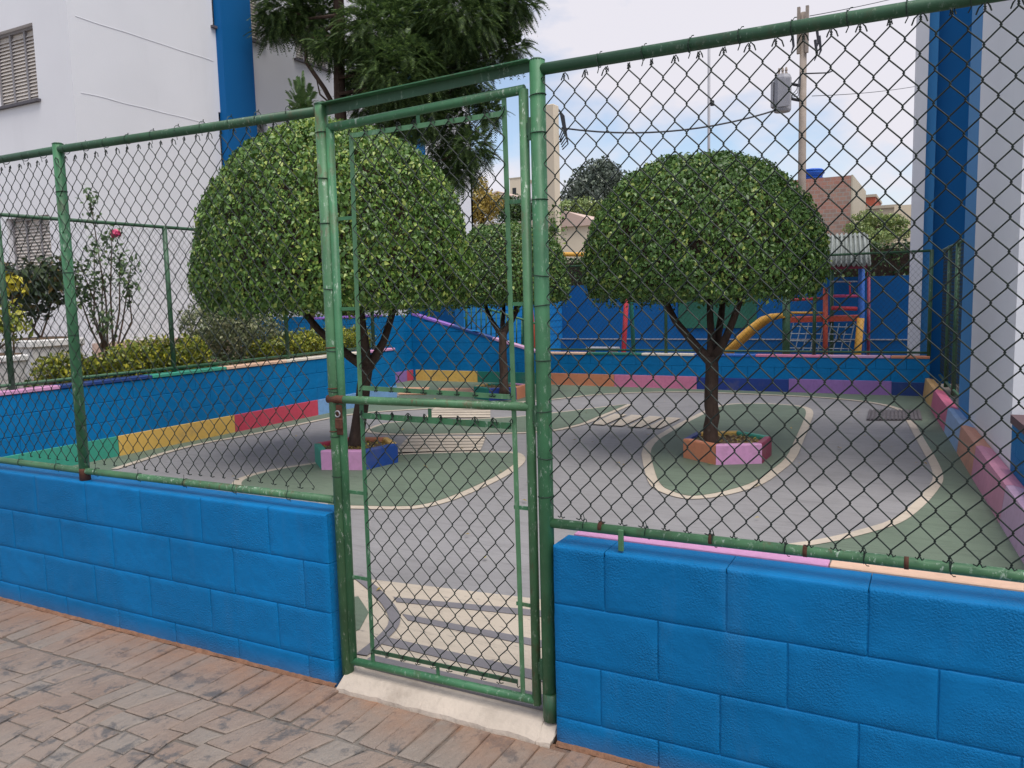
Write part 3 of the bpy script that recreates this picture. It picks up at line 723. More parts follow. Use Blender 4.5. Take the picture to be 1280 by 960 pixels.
# gate leaf
gt = thing('mesh_gate', 'green tubular steel gate with two chain link panels', 'gate', (-1.65, FY, 0.09))
gl0, gl1, gr_ = -2.062, -2.070, -1.238
t0 = 0.0158
smooth_tube('stile', [(gl0, FY, 2.205), (gl1, FY, 0.092)], t0, 'green', gt)
smooth_tube('stile', [(gr_, FY, 2.232), (gr_, FY, 0.098)], t0*1.05, 'green_worn', gt)
smooth_tube('top_bar', [(gl0-0.004, FY, 2.205), (gr_+0.004, FY, 2.232)], t0, 'green', gt)
smooth_tube('bottom_bar', [(gl1-0.004, FY, 0.096), (gr_, FY, 0.112)], t0, 'green', gt)
mb_ = smooth_tube('lock_rail', [(-2.118, FY-0.012, 1.170), (-2.0, FY-0.01, 1.170), (gr_, FY-0.003, 1.174)], t0*0.98, 'green_worn', gt)
MB().tube([(-2.124, FY-0.0125, 1.170), (-2.08, FY-0.012, 1.170), (-2.045, FY-0.0112, 1.170)], [0.0162, 0.0168, 0.0160], 14).build('rusty_end', 'rust', mb_, True)
def flat(name, a, b, wd, th, mat, parent):
    a, b = np.array(a), np.array(b); d = (b-a)/np.linalg.norm(b-a); s = np.array((d[2], 0, -d[0]))*wd/2; q = np.array((0, th/2, 0))
    vs = [a-s-q, a+s-q, a+s+q, a-s+q, b-s-q, b+s-q, b+s+q, b-s+q]
    return MB().add(vs, [(3, 2, 1, 0), (4, 5, 6, 7), (0, 1, 5, 4), (1, 2, 6, 5), (2, 3, 7, 6), (3, 0, 4, 7)]).build(name, mat, parent)
il, ir = -1.962, -1.312
fr = flat('panel_bar', (il, FY, 2.162), (il-0.012, FY, 1.172), 0.016, 0.006, 'green_pale', gt)
flat('panel_bar', (ir, FY, 2.22), (ir+0.018, FY, 0.118), 0.016, 0.006, 'green_pale', gt)
flat('panel_bar', (il-0.008, FY, 1.165), (il-0.008, FY, 0.102), 0.016, 0.006, 'green', gt)
flat('panel_bar', (il, FY-0.006, 2.163), (ir, FY-0.006, 2.163), 0.017, 0.006, 'green_pale', gt)
flat('panel_bar', (il, FY-0.006, 1.218), (ir, FY-0.006, 1.206), 0.017, 0.006, 'green_pale', gt)
flat('panel_bar', (il, FY-0.006, 1.110), (ir, FY-0.006, 1.104), 0.022, 0.006, 'green', gt)
flat('panel_bar', (il, FY-0.006, 0.160), (ir, FY-0.006, 0.170), 0.015, 0.006, 'green_dark', gt)
zl = [ony(430, v, FY)[2] for v in (273, 386, 614, 719)]; zr = [ony(645, v, FY)[2] for v in (252, 380, 634, 754)]
for a, b in [((gl0, z), (il, z)) for z in zl]+[((ir, z), (gr_, z)) for z in zr]+[((-1.66, 2.165), (-1.66, 2.215)), ((-1.655, 1.15), (-1.655, 1.105)), ((-1.66, 0.11), (-1.66, 0.165))]:
    flat('spacer', (a[0], FY+0.001, a[1]), (b[0], FY+0.001, b[1]), 0.013, 0.005, 'green', gt)
stuff(place(chain(0.66, 0.956, 0.0021, 0.0, seed=9, bottom=True), (il+0.002, FY-0.014, 1.214), (1, 0, 0)).build('wire_mesh', 'wire', gt))
stuff(place(chain(0.66, 0.957, 0.0021, 0.0, seed=12, bottom=True), (il+0.0, FY-0.014, 0.158), (1, 0, 0)).build('wire_mesh', 'wire', gt))
for z in (2.10, 1.145, 0.24):
    hg = MB().box(gr_+0.012, RP-0.018, FY-0.012, FY-0.004, z-0.022, z+0.022, 0.002).build('hinge', 'green_dark', gt)
    MB().tube([((gr_+RP)/2+0.002, FY-0.012, z-0.036), ((gr_+RP)/2+0.002, FY-0.012, z+0.036)], 0.0085, 10).build('hinge_pin', 'green_dark', hg)
lt = MB().box(-2.082, -2.052, FY-0.022, FY-0.014, 1.03, 1.15, 0.003).build('latch_plate', 'rust', gt)
MB().ring((-2.066, FY-0.03, 1.115), 0.012, 0.0028, 'y', 12, 5).build('latch_eye', 'steelgrey', lt, True)
MB().box(-2.080, -2.048, FY-0.034, FY-0.02, 1.055, 1.098, 0.004).build('padlock', 'rust', lt)

# ------------------------------------------------------------------ inner walls of the playground
def run_wall(label, axis, a, b, y0, y1, rows, cuts_off, caps, base, face, capz, post_name=None, clip=None):
    """wall of blocks along x (axis 'x') or y; face = -1/+1 side that carries the coloured base panels; clip(u)->max height"""
    t = thing('block_wall', label, 'wall', ((a+b)/2, (y0+y1)/2, 0) if axis == 'x' else ((y0+y1)/2, (a+b)/2, 0))
    core = MB()
    e = 0.008
    if clip is None:
        (core.box(a+e, b-e, y0+e, y1-e, -0.05, rows[-1][1]-e) if axis == 'x' else core.box(y0+e, y1-e, a+e, b-e, -0.05, rows[-1][1]-e))
        core.build('mortar_core', 'block', t)
    for r, (z0, z1) in enumerate(rows):
        off = cuts_off+(0.2 if r % 2 else 0.0); c = [a]+[v for v in np.arange(off-20, b, 0.4) if a+0.05 < v < b-0.05]+[b]
        for c0, c1 in zip(c[:-1], c[1:]):
            if clip is None: block(t, c0+0.002, c1-0.002, z0+0.0015, z1-0.0015, y0, y1, 'block', 0.005, axis)
            else:
                h0, h1 = min(z1, clip(c0)), min(z1, clip(c1))
                if max(h0, h1) <= z0+0.01: continue
                h0, h1 = max(h0, z0+0.004), max(h1, z0+0.004)
                MB().prism_y([(c0+0.002, z0+0.002), (c1-0.002, z0+0.002), (c1-0.002, h1-0.002), (c0+0.002, h0-0.002)], y0, y1).build('block', 'block', t)
    for c0, c1, k in caps:
        if clip is None or abs(clip(c0)-clip(c1)) < 1e-6:
            z = capz
            m = MB().box(c0+0.003, c1-0.003, y0-0.012, y1+0.012, z, z+0.035, 0.005) if axis == 'x' else MB().box(y0-0.012, y1+0.012, c0+0.003, c1-0.003, z, z+0.035, 0.005)
        else:
            za, zb = clip(c0), clip(c1)
            m = MB().prism_y([(c0+0.003, za), (c1-0.003, zb), (c1-0.003, zb+0.035), (c0+0.003, za+0.035)], y0-0.012, y1+0.012)
        m.build('cap_strip', pal(k), t)
    for c0, c1, k, zt in base:
        if axis == 'x': m = MB().box(c0+0.002, c1-0.002, y0-0.012, y0-0.001, 0.0, zt, 0.003) if face < 0 else MB().box(c0+.002, c1-.002, y1+.001, y1+.012, 0.0, zt, 0.003)
        else: m = MB().box(y1+0.001, y1+0.012, c0+0.002, c1-0.002, 0.0, zt, 0.003) if face > 0 else MB().box(y0-.012, y0-.001, c0+.002, c1-.002, 0.0, zt, 0.003)
        m.build('base_panel', pal(k), t)
    return t
XL = -7.40
def ly(px, py): return onx(px, py, XL)[1]
rows4 = [(-0.02, 0.2), (0.2, 0.4), (0.4, 0.6), (0.6, 0.785)]
caps = [(-0.0, 0.8, 'sky'), (0.8, ly(75, 480), 'pink'), (ly(75, 480), ly(190, 470), 'navy'), (ly(190, 470), ly(283, 460), 'teal'), (ly(283, 460), ly(358, 452), 'peach'), (ly(358, 452), 6.9, 'cream'), (6.9, 7.68, 'pink')]
base = [(0.2, 1.5, 'pink', 0.24), (1.5, ly(148, 560), 'teal', 0.24), (ly(148, 560), ly(293, 530), 'yellow', 0.24), (ly(293, 530), ly(397, 510), 'red', 0.24), (ly(397, 510), 7.68, 'sky', 0.24)]
run_wall('long blue wall below the white building, yellow and red base panels', 'y', 0.17, 7.68, XL-0.14, XL, rows4, 0.1, caps, base, 1, 0.788)
# back wall with a ramped end
YB = 10.2
def bx(px, py=470): return ony(px, py, YB)[0]
x_r0, x_r1 = bx(517), bx(676)
def rampz(x):
    if x <= x_r0: return 1.27
    if x >= x_r1: return 0.555
    return 1.27+(0.555-1.27)*(x-x_r0)/(x_r1-x_r0)
rows6 = [(-0.02, 0.2), (0.2, 0.4), (0.4, 0.555), (0.555, 0.755), (0.755, 0.955), (0.955, 1.155), (1.155, 1.27)]
base = [(bx(520), bx(597), 'yellow', 0.23), (bx(597), bx(683), 'green', 0.23), (bx(683), bx(768), 'orange', 0.23), (bx(768), bx(871), 'rose', 0.23), (bx(871), bx(986), 'indigo', 0.22), (bx(986), bx(1115), 'purple', 0.23), (bx(1115), bx(1162), 'navy', 0.22)]
caps = [(bx(676), bx(733), 'peach'), (bx(733), bx(802), 'green'), (bx(802), bx(868), 'cream'), (bx(868), bx(944), 'blue'), (bx(944), bx(1025), 'rose'), (bx(1025), bx(1113), 'lilac'), (bx(1113), bx(1162), 'orange')]
caps += [(x_r0, bx(566), 'violet'), (bx(566), bx(617), 'navy'), (bx(617), bx(628), 'lilac'), (bx(628), bx(676), 'lilac')]
run_wall('low blue back wall with a ramped end, orange and pink base panels', 'x', x_r0, bx(1162), YB, YB+0.14, rows6, 0.0, caps, base, -1, 0.556, clip=rampz)
# return wall (faces +x) at the far left corner
run_wall('tall blue corner wall with purple and maroon base panels', 'y', 7.7, YB+0.14, x_r0-0.16, x_r0-0.004, rows6, 0.0, [(7.7, 9.3, 'violet')], [(7.72, 9.36, 'pink', 0.23), (9.36, 9.98, 'purple', 0.23), (9.98, YB-0.014, 'red', 0.23)], 1, 1.27)
MB().box(x_r0-0.02, x_r0-0.005, 9.345, 9.36, 0.6, 0.8).build('cap_strip', pal('violet'), None) if False else None
run_wall('blue block wall closing the garden end, hidden behind the clipped hedge', 'x', x_r0-0.16, XL-0.145, 7.54, 7.68, rows6[:4], 0.1, [], [], -1, 0.76)
run_wall('blue block wall behind the garden, left of the corner wall', 'x', -11.9, x_r0-0.17, 9.75, 9.89, rows6, 0.1, [], [], -1, 1.27)

# right edge kerb of leaning coloured boards (follows a slightly skew line)
def xr(Y): return 0.66-0.0835*Y
kb = thing('board_kerb', 'row of coloured kerb boards along the white blade wall', 'kerb', (xr(5), 5, 0))
edges = [10.18, onz(1162, 512)[1], onz(1180, 540)[1], onz(1195, 566)[1], onz(1212, 596)[1], onz(1250, 655)[1], 2.2, 1.2, 0.2]
for i, k in enumerate(('gold', 'magenta', 'sky', 'orange', 'rose', 'lilac', 'pink', 'teal')):
    ya, yb = edges[i], edges[i+1]; m = MB(); vs = []
    for yy in (ya-0.004, yb+0.004):
        xx = xr(yy); vs += [(xx, yy, 0.0), (xx+0.03, yy, 0.285), (xx+0.07, yy, 0.29), (xx+0.14, yy, 0.27), (xx+0.14, yy, 0.0)]
    m.add(vs, [(0, 1, 6, 5), (1, 2, 7, 6), (2, 3, 8, 7), (3, 4, 9, 8), (4, 3, 2, 1, 0), (5, 6, 7, 8, 9)]).build('kerb_board', pal(k, 0.32), kb)

# blade wall and right hand building
Ya, Yc = 4.12, 7.25
bl = thing('blade_wall', 'tall white blade wall with a light blue edge at the right side of the playground', 'wall', (0.5, 5.6, 0))
def slab(parent, name, ya, yb, off, th, z0, z1, mat):
    vs = [(xr(ya)+off, ya, z0), (xr(ya)+off+th, ya, z0), (xr(yb)+off+th, yb, z0), (xr(yb)+off, yb, z0)]
    vs += [(p[0], p[1], z1) for p in vs]
    return MB().add(vs, [(0, 3, 2, 1), (4, 5, 6, 7), (0, 1, 5, 4), (1, 2, 6, 5), (2, 3, 7, 6), (3, 0, 4, 7)]).build(name, mat, parent)
slab(bl, 'wall_slab', Ya, 6.42, 0.145, 0.16, 0.0, 9.0, 'white2')
slab(bl, 'painted_edge', 6.42, Yc, 0.143, 0.164, 0.0, 9.0, 'blue_light')
rb = thing('apartment_building', 'white apartment building with a deep blue recess behind the blade wall', 'building', (0.0, 12.6, 0))
MB().box(-0.45, -0.27, 11.9, 12.2, 0, 9.5).build('corner_pier', 'white2', rb)
MB().box(-0.27, -0.14, 12.0, 12.2, 0, 9.5).build('pier_return', 'blue_light', rb)  # side shade of the recess is put into its mid blue
MB().box(-0.14, 3.0, 12.2, 12.4, 0, 9.5).build('recess_wall', 'blue_stripe', rb)
MB().box(-0.44, 3.0, 12.4, 18.0, 0, 9.6).build('wall', 'white2', rb)
MB().box(0.75, 6.0, 8.2, 12.19, 0, 9.5).build('wing', 'white2', rb)
# low wall with coloured caps beyond the kerb, towards the street
lw = thing('block_wall', 'short blue block wall with maroon and teal cap beside the blade wall', 'wall', (xr(2.5)+0.25, 2.3, 0))
def skew_box(parent, name, ya, yb, o0, o1, z0, z1, mat): return slab(parent, name, ya, yb, o0, o1-o0, z0, z1, mat)
for r, (z0, z1) in enumerate(((-0.02, 0.2), (0.2, 0.4), (0.4, 0.6))):
    ys = [0.2]+[v for v in np.arange(0.3+(0.2 if r % 2 else 0), 4.05, 0.4) if 0.25 < v < 4.0]+[4.08]
    for c0, c1 in zip(ys[:-1], ys[1:]): skew_box(lw, 'block', c1-0.002, c0+0.002, 0.142, 0.29, z0+0.0015, z1-0.0015, 'block')
skew_box(lw, 'mortar_core', 4.07, 0.21, 0.148, 0.284, -0.02, 0.598, 'block')
for ya, yb, k in ((4.08, 3.55, 'brown'), (3.55, 2.6, 'teal'), (2.6, 1.4, 'pink'), (1.4, 0.2, 'yellow')): skew_box(lw, 'cap_strip', ya-0.003, yb+0.003, 0.13, 0.30, 0.602, 0.66, pal(k))

# fences standing on the inner walls
def inner_fence(label, p0, p1, z0, z1, posts, mesh_seed, bottom_at=None):
    p0, p1 = np.array(p0), np.array(p1); d = p1-p0; L = np.linalg.norm(d); d /= L
    t = thing('chain_link_fence', label, 'fence', (*(p0+p1)/2, z0))
    P = lambda s, z: (p0[0]+d[0]*s, p0[1]+d[1]*s, z)
    smooth_tube('top_rail', [P(0, z1), P(L, z1)], 0.018, 'green_dark', t, 10)
    smooth_tube('bottom_rail', [P(0, z0+0.045), P(L, z0+0.045)], 0.017, 'green_dark', t, 10)
    for s in posts: smooth_tube('post', [P(s, z0-0.02), P(s, z1+0.015)], 0.026, 'green_dark', t, 12)
    stuff(place(chain(L-0.04, z1-z0-0.09, 0.0018, 0.02, 3, False, False, mesh_seed), (*p0, z0+0.065), (*d, 0)).build('wire_mesh', 'wire', t))
inner_fence('green chain link fence above the long blue wall by the white building', (XL-0.07, 0.25), (XL-0.07, 7.6), 0.822, 2.40, [0.02, 1.66, 3.43, 5.2, 7.0], 21)
inner_fence('green chain link fence along the low back wall before the play tower', (x_r1, YB+0.07), (bx(1162), YB+0.07), 0.592, 2.05, [0.02, bx(831)-x_r1, bx(851)-x_r1+2.0, bx(1162)-x_r1-0.02], 22)
inner_fence('dark green chain link fence between the back wall and the blade wall', (xr(10.1)+0.2, 10.15), (xr(7.3)+0.2, 7.3), 0.29, 2.05, [0.9, 1.8], 23)

# ------------------------------------------------------------------ planters and topiary
def planter(label, c, rad, rot, cols, h=0.19):
    t = thing('planter_ring', label, 'planter', (c[0], c[1], FZ), 'tree planters')
    for k in range(6):
        a0, a1 = rot+k*math.pi/3, rot+(k+1)*math.pi/3
        o = [np.array((c[0]+rad*math.cos(a), c[1]+rad*math.sin(a))) for a in (a0, a1)]; i_ = [np.array((c[0]+(rad-0.07)*math.cos(a), c[1]+(rad-0.07)*math.sin(a))) for a in (a0, a1)]
        e = (o[1]-o[0])*0.004; b = 0.012
        vs = []
        for z, f in ((FZ-0.01, 0), (FZ+h-b, 0), (FZ+h, 1)):
            oo = [o[0]+e+(i_[0]-o[0])*f*b*8, o[1]-e+(i_[1]-o[1])*f*b*8]; ii = [i_[0]+e-(i_[0]-o[0])*f*b*8, i_[1]-e-(i_[1]-o[1])*f*b*8]
            vs += [(*oo[0], z), (*oo[1], z), (*ii[1], z), (*ii[0], z)]
        fs = [(8, 9, 10, 11)]
        for L in (0, 4): fs += [(L+0, L+1, L+5, L+4), (L+1, L+2, L+6, L+5), (L+2, L+3, L+7, L+6), (L+3, L+0, L+4, L+7)]
        MB().add(vs, fs).build('planter_panel', pal(cols[k]), t)
    m = MB(); n = 24; vs = [(c[0], c[1], FZ+h-0.03)]; fs = []
    for q, rr in enumerate((0.12, 0.22, rad-0.06)):
        for k in range(n):
            a = 2*math.pi*k/n; vs.append((c[0]+rr*math.cos(a), c[1]+rr*math.sin(a), FZ+h-0.035+0.02*mnoise.noise(Vector((math.cos(a)*rr*9, math.sin(a)*rr*9, c[0])))))
    for k in range(n): fs.append((0, 1+k, 1+(k+1) % n))
    for q in range(2):
        for k in range(n): fs.append((1+q*n+k, 1+(q+1)*n+k, 1+(q+1)*n+(k+1) % n, 1+q*n+(k+1) % n))
    m.add(vs, fs).build('soil', 'soil', t, True)
    n = 260; a = rng.random(n)*6.28; r = (rad-0.09)*np.sqrt(rng.random(n))
    P = np.stack([c[0]+r*np.cos(a), c[1]+r*np.sin(a), np.full(n, FZ+h-0.018)], 1)
    stuff(leaves('leaf_litter', P, np.tile((0, 0, 1.0), (n, 1)), 0.035, 'autumn', t, tilt=0.25))
    return t
def trunk_mesh(base, top, r0, r1, bend, g, n=9):
    base, top = np.array(base, float), np.array(top, float); pts = []; rad = []
    for k in range(n):
        s = k/(n-1); p = base+(top-base)*s+np.array(bend)*math.sin(math.pi*s)
        p += g.normal(0, 0.004, 3)*(0 < k < n-1); pts.append(p); rad.append((r0+(r1-r0)*s)*(1.28 if k == 0 else 1.06 if k == 1 else 1))
    return pts, rad
def topiary(label, base, crown_c, zb, zt, R, n, seed, mat, forks, r0, fork_z, leaf=0.055, fork_xy=None, bend=(0, 0, 0)):
    g = np.random.default_rng(seed)
    t = thing('topiary_tree', label, 'tree', (base[0], base[1], base[2]), 'dome clipped trees')
    fx = fork_xy if fork_xy is not None else base[:2]
    pts, rad = trunk_mesh((base[0], base[1], base[2]-0.08), (*fx, fork_z), r0, r0*0.85, bend, g)
    tr = MB().tube(pts, rad, 12).build('trunk', 'bark_dark', t, True)
    for dx, dy in forks:
        p, r = trunk_mesh((fx[0], fx[1], fork_z-0.05), (crown_c[0]+dx, crown_c[1]+dy, zb+0.25), r0*0.6, r0*0.34, (dx*0.12, dy*0.12, -0.05), g, 7)
        MB().tube(p, r, 9).build('limb', 'bark_dark', tr, True)
    H = zt-zb
    def prof(s): return R*np.maximum(0, 1-s**2.5)**(1/2.3)*np.where(s < 0.13, 0.93+0.07*s/0.13, 1.0)
    # clipped surface: sample height and angle by area
    N = n*2; a_ = g.random(N*2)*math.pi/2; s = np.sin(a_); rr = prof(s); keep = g.random(N*2) < (rr/R*0.9+0.1); s = s[keep][:N]; th = g.random(len(s))*2*math.pi
    rr = prof(s); nr = rr/R; nzv = np.clip(s**1.6, 0, 1)*1.0
    Nv = np.stack([np.cos(th)*np.sqrt(np.clip(1-nzv**2, 0.02, 1)), np.sin(th)*np.sqrt(np.clip(1-nzv**2, 0.02, 1)), nzv], 1)
    P = np.stack([crown_c[0]+rr*np.cos(th), crown_c[1]+rr*np.sin(th), zb+H*s], 1)
    lump = np.array([mnoise.noise(Vector(p*2.6)) for p in P])*0.05+np.array([mnoise.noise(Vector(p*7.5)) for p in P])*0.03
    dep = g.exponential(0.06, len(P)).clip(0, 0.24)-0.012
    P = P+Nv*(lump-dep+g.normal(0, 0.012, len(P)))[:, None]
    # gaps where the inner branches show
    holes = P[g.integers(0, len(P), 16)]; hr = g.uniform(0.04, 0.095, 16); ok = np.ones(len(P), bool)
    for h, q in zip(holes, hr): ok &= ~(np.linalg.norm((P-h)*np.array((1, 1, 1.3)), axis=1) < q)
    P, Nv = P[ok], Nv[ok]
    # ragged underside
    m = n//4; r = R*0.95*np.sqrt(g.random(m)); th = g.random(m)*6.28
    B = np.stack([crown_c[0]+r*np.cos(th), crown_c[1]+r*np.sin(th), zb+g.normal(0.03, 0.05, m)], 1); Bn = np.stack([np.cos(th)*0.7, np.sin(th)*0.7, -0.3*np.ones(m)], 1)
    V1, F1 = leaf_arrays(P, Nv, leaf, 0.58, 0.55, 0.9, 0.3, g); V2, F2 = leaf_arrays(B, Bn, leaf, 0.6, 0.5, 0.8, 0.28, g)
    # stray shoots breaking the outline
    q = 160; ii = g.integers(0, len(P), q); Ss = P[ii]+Nv[ii]*g.uniform(0.02, 0.06, q)[:, None]; V3, F3 = leaf_arrays(Ss, Nv[ii], leaf*0.9, 0.5, 0.6, 0.1, 0.3, g)
    V = np.concatenate([V1, V2, V3]); F = np.concatenate([F1, F2+len(V1), F3+len(V1)+len(V2)])
    cr = link('crown', fastmesh('crown', V, F, mat), t); stuff(cr)
    # inner mass of twigs
    ns, nt_ = 10, 28; vs = []; fs = []
    for i in range(ns+1):
        sv = i/ns*0.985
        for k in range(nt_):
            a = 2*math.pi*k/nt_; ra = float(prof(np.array(sv)))*0.86*(1+0.05*mnoise.noise(Vector((math.cos(a)*3, math.sin(a)*3, sv*4+seed)))); vs.append((crown_c[0]+ra*math.cos(a), crown_c[1]+ra*math.sin(a), zb+0.09+(H-0.22)*sv))
    for i in range(ns):
        for k in range(nt_): fs.append((i*nt_+k, i*nt_+(k+1) % nt_, (i+1)*nt_+(k+1) % nt_, (i+1)*nt_+k))
    fs += [tuple(range(nt_-1, -1, -1)), tuple(range(ns*nt_, (ns+1)*nt_))]
    MB().add(vs, fs).build('inner_twigs', 'bark_dark', cr)
    return t
def facing(c): return math.atan2(CAM[1]-c[1], CAM[0]-c[0])
cR = np.array((-1.70, 4.98)); cL = np.array((-4.83, 3.50)); cT = onz(626, 497)[:2]
# panel order counted counterclockwise from the first corner; the middle panel of 0..2 faces the street
planter('hexagonal planter with orange, pink and maroon panels under a dome tree', cR, 0.41, facing(cR)-math.pi/2+R_(16), ['orange', 'pink', 'maroon', 'teal', 'yellow', 'indigo'])
planter('hexagonal planter with teal, pink and blue panels under the largest dome tree', cL, 0.41, facing(cL)-math.pi/2-R_(20), ['teal', 'pink', 'dkblue', 'yellow', 'orange', 'red'])
planter('small far planter with dark blue and orange panels under the rear dome tree', cT, 0.41, facing(cT)-math.pi/2+R_(5), ['green', 'indigo', 'orange', 'pink', 'teal', 'yellow'])
tR = onz(889, 553, 0.2); 
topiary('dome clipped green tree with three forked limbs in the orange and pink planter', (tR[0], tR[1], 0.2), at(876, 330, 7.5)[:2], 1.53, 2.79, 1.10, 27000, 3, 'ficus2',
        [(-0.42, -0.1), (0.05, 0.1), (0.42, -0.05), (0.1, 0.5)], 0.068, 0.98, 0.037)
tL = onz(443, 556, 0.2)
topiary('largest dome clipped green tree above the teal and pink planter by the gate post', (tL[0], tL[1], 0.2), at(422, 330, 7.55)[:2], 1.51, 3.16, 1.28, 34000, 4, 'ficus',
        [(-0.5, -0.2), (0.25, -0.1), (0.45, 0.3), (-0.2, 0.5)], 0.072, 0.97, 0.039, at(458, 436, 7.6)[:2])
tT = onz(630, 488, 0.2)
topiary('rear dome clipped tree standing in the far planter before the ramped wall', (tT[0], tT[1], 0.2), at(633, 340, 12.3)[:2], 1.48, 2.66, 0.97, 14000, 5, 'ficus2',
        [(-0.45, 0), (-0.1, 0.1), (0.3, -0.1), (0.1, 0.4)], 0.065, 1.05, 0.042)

# ------------------------------------------------------------------ left apartment building
XB, YC = -12.0, 5.87
bd = thing('apartment_building', 'tall white apartment building with blue vertical stripes and louvred shutters', 'building', (-15, 12, 0))
def holes_wall(parent, name, us, vs_, holes, fn, depth, mat):
    """wall plane in (u, v) with rectangular openings and reveals; fn(u, v, d)->xyz with d inwards"""
    U = sorted(set(us+[h[0] for h in holes]+[h[1] for h in holes])); V = sorted(set(vs_+[h[2] for h in holes]+[h[3] for h in holes])); m = MB()
    for a, b in zip(U[:-1], U[1:]):
        for c, d in zip(V[:-1], V[1:]):
            cu, cv = (a+b)/2, (c+d)/2
            if any(h[0] < cu < h[1] and h[2] < cv < h[3] for h in holes): continue
            m.add([fn(a, c, 0), fn(b, c, 0), fn(b, d, 0), fn(a, d, 0)], [(0, 1, 2, 3)])
    for a, b, c, d in holes:
        for q in (((a, c), (b, c)), ((b, c), (b, d)), ((b, d), (a, d)), ((a, d), (a, c))):
            (p, r), (s, t_) = q; m.add([fn(p, r, 0), fn(s, t_, 0), fn(s, t_, depth), fn(p, r, depth)], [(0, 1, 2, 3)])
    return m.build(name, mat, parent)
def window(parent, fn, a, b, c, d, depth, mull=1):
    w_ = thing_part = MB()
    def bxx(u0, u1, v0, v1, d0, d1):
        vs = [fn(u, v, dd) for dd in (d0, d1) for (u, v) in ((u0, v0), (u1, v0), (u1, v1), (u0, v1))]
        return vs, [(0, 1, 2, 3), (7, 6, 5, 4), (0, 4, 5, 1), (1, 5, 6, 2), (2, 6, 7, 3), (3, 7, 4, 0)]
    e = 0.003; fw = 0.045
    for q in ((a+e, b-e, c+e, c+fw), (a+e, b-e, d-fw, d-e), (a+e, a+fw, c+fw, d-fw), (b-fw, b-e, c+fw, d-fw)): w_.add(*bxx(*q, depth-0.07, depth-0.01))
    n = 2+mull
    for k in range(1, n): u = a+(b-a)*k/n; w_.add(*bxx(u-0.02, u+0.02, c+fw, d-fw, depth-0.068, depth-0.012))
    wo = w_.build('window', 'frame', parent)
    sh = MB(); sh.add(*bxx(a+fw, b-fw, c+fw, d-fw, depth-0.02, depth-0.015)); nsl = int((d-c-2*fw)/0.055)
    for k in range(nsl):
        v = c+fw+k*0.055; vs = [fn(a+fw, v, depth-0.058), fn(b-fw, v, depth-0.058), fn(b-fw, v+0.05, depth-0.03), fn(a+fw, v+0.05, depth-0.03)]
        sh.add(vs, [(0, 1, 2, 3)])
    sh.build('shutter', 'shutter', wo)
    si = MB(); si.add(*bxx(a-0.06, b+0.06, c-0.045, c-0.002, -0.06, depth-0.012)); si.build('sill', 'slate', wo)
fa = lambda u, v, d: (u, YC+d, v)              # front (street) side, u = x
fb = lambda u, v, d: (XB-d, u, v)              # garden side, u = y
wa = [(-14.05, -12.88, 4.90, 6.08), (-14.05, -12.88, 2.02, 3.08), (-17.5, -16.3, 4.90, 6.08)]
wb = [(8.75, 9.98, 6.66, 7.9), (10.92, 11.97, 6.60, 7.8), (8.75, 9.98, 3.9, 5.12), (10.92, 11.97, 3.86, 5.1), (13.2, 14.3, 3.86, 5.1), (13.2, 14.3, 6.6, 7.8)]
holes_wall(bd, 'wall', [-26, XB], [0.0, 12.0], wa, fa, 0.16, 'white')
holes_wall(bd, 'wall', [YC, 18.0], [0.0, 12.0], wb, fb, 0.16, 'white')
MB().box(-25.9, XB-0.2, YC+0.2, 17.9, 0.0, 12.0).build('inner_mass', 'darkglass', bd)
MB().box(-26, XB, 17.9, 18.0, 0, 12).build('wall', 'white', bd)
for h in wa: window(bd, fa, *h, 0.16, 1)
for h in wb: window(bd, fb, *h, 0.16, 1)
MB().box(XB-0.02, XB+0.16, 8.80, 9.55, 0.0, 12.0).build('blue_stripe', 'blue_stripe', bd)
MB().box(XB-0.02, XB+0.16, 14.6, 15.4, 0.0, 12.0).build('blue_stripe', 'blue_stripe', bd)
for z in (onx(100, 22, XB)[2], onx(110, 118, XB)[2]):
    pts = [(XB+0.002, yy, z+0.02*mnoise.noise(Vector((yy*1.5, z, 0)))-0.04*(yy-6)/3) for yy in np.arange(6.0, 8.75, 0.15)]
    MB().tube(pts, 0.0045, 4).build('plaster_seam', 'white2', bd)
MB().box(XB-0.01, XB+0.03, YC-0.02, 18, 0.5, 0.98).build('plinth', 'pinkish', bd)

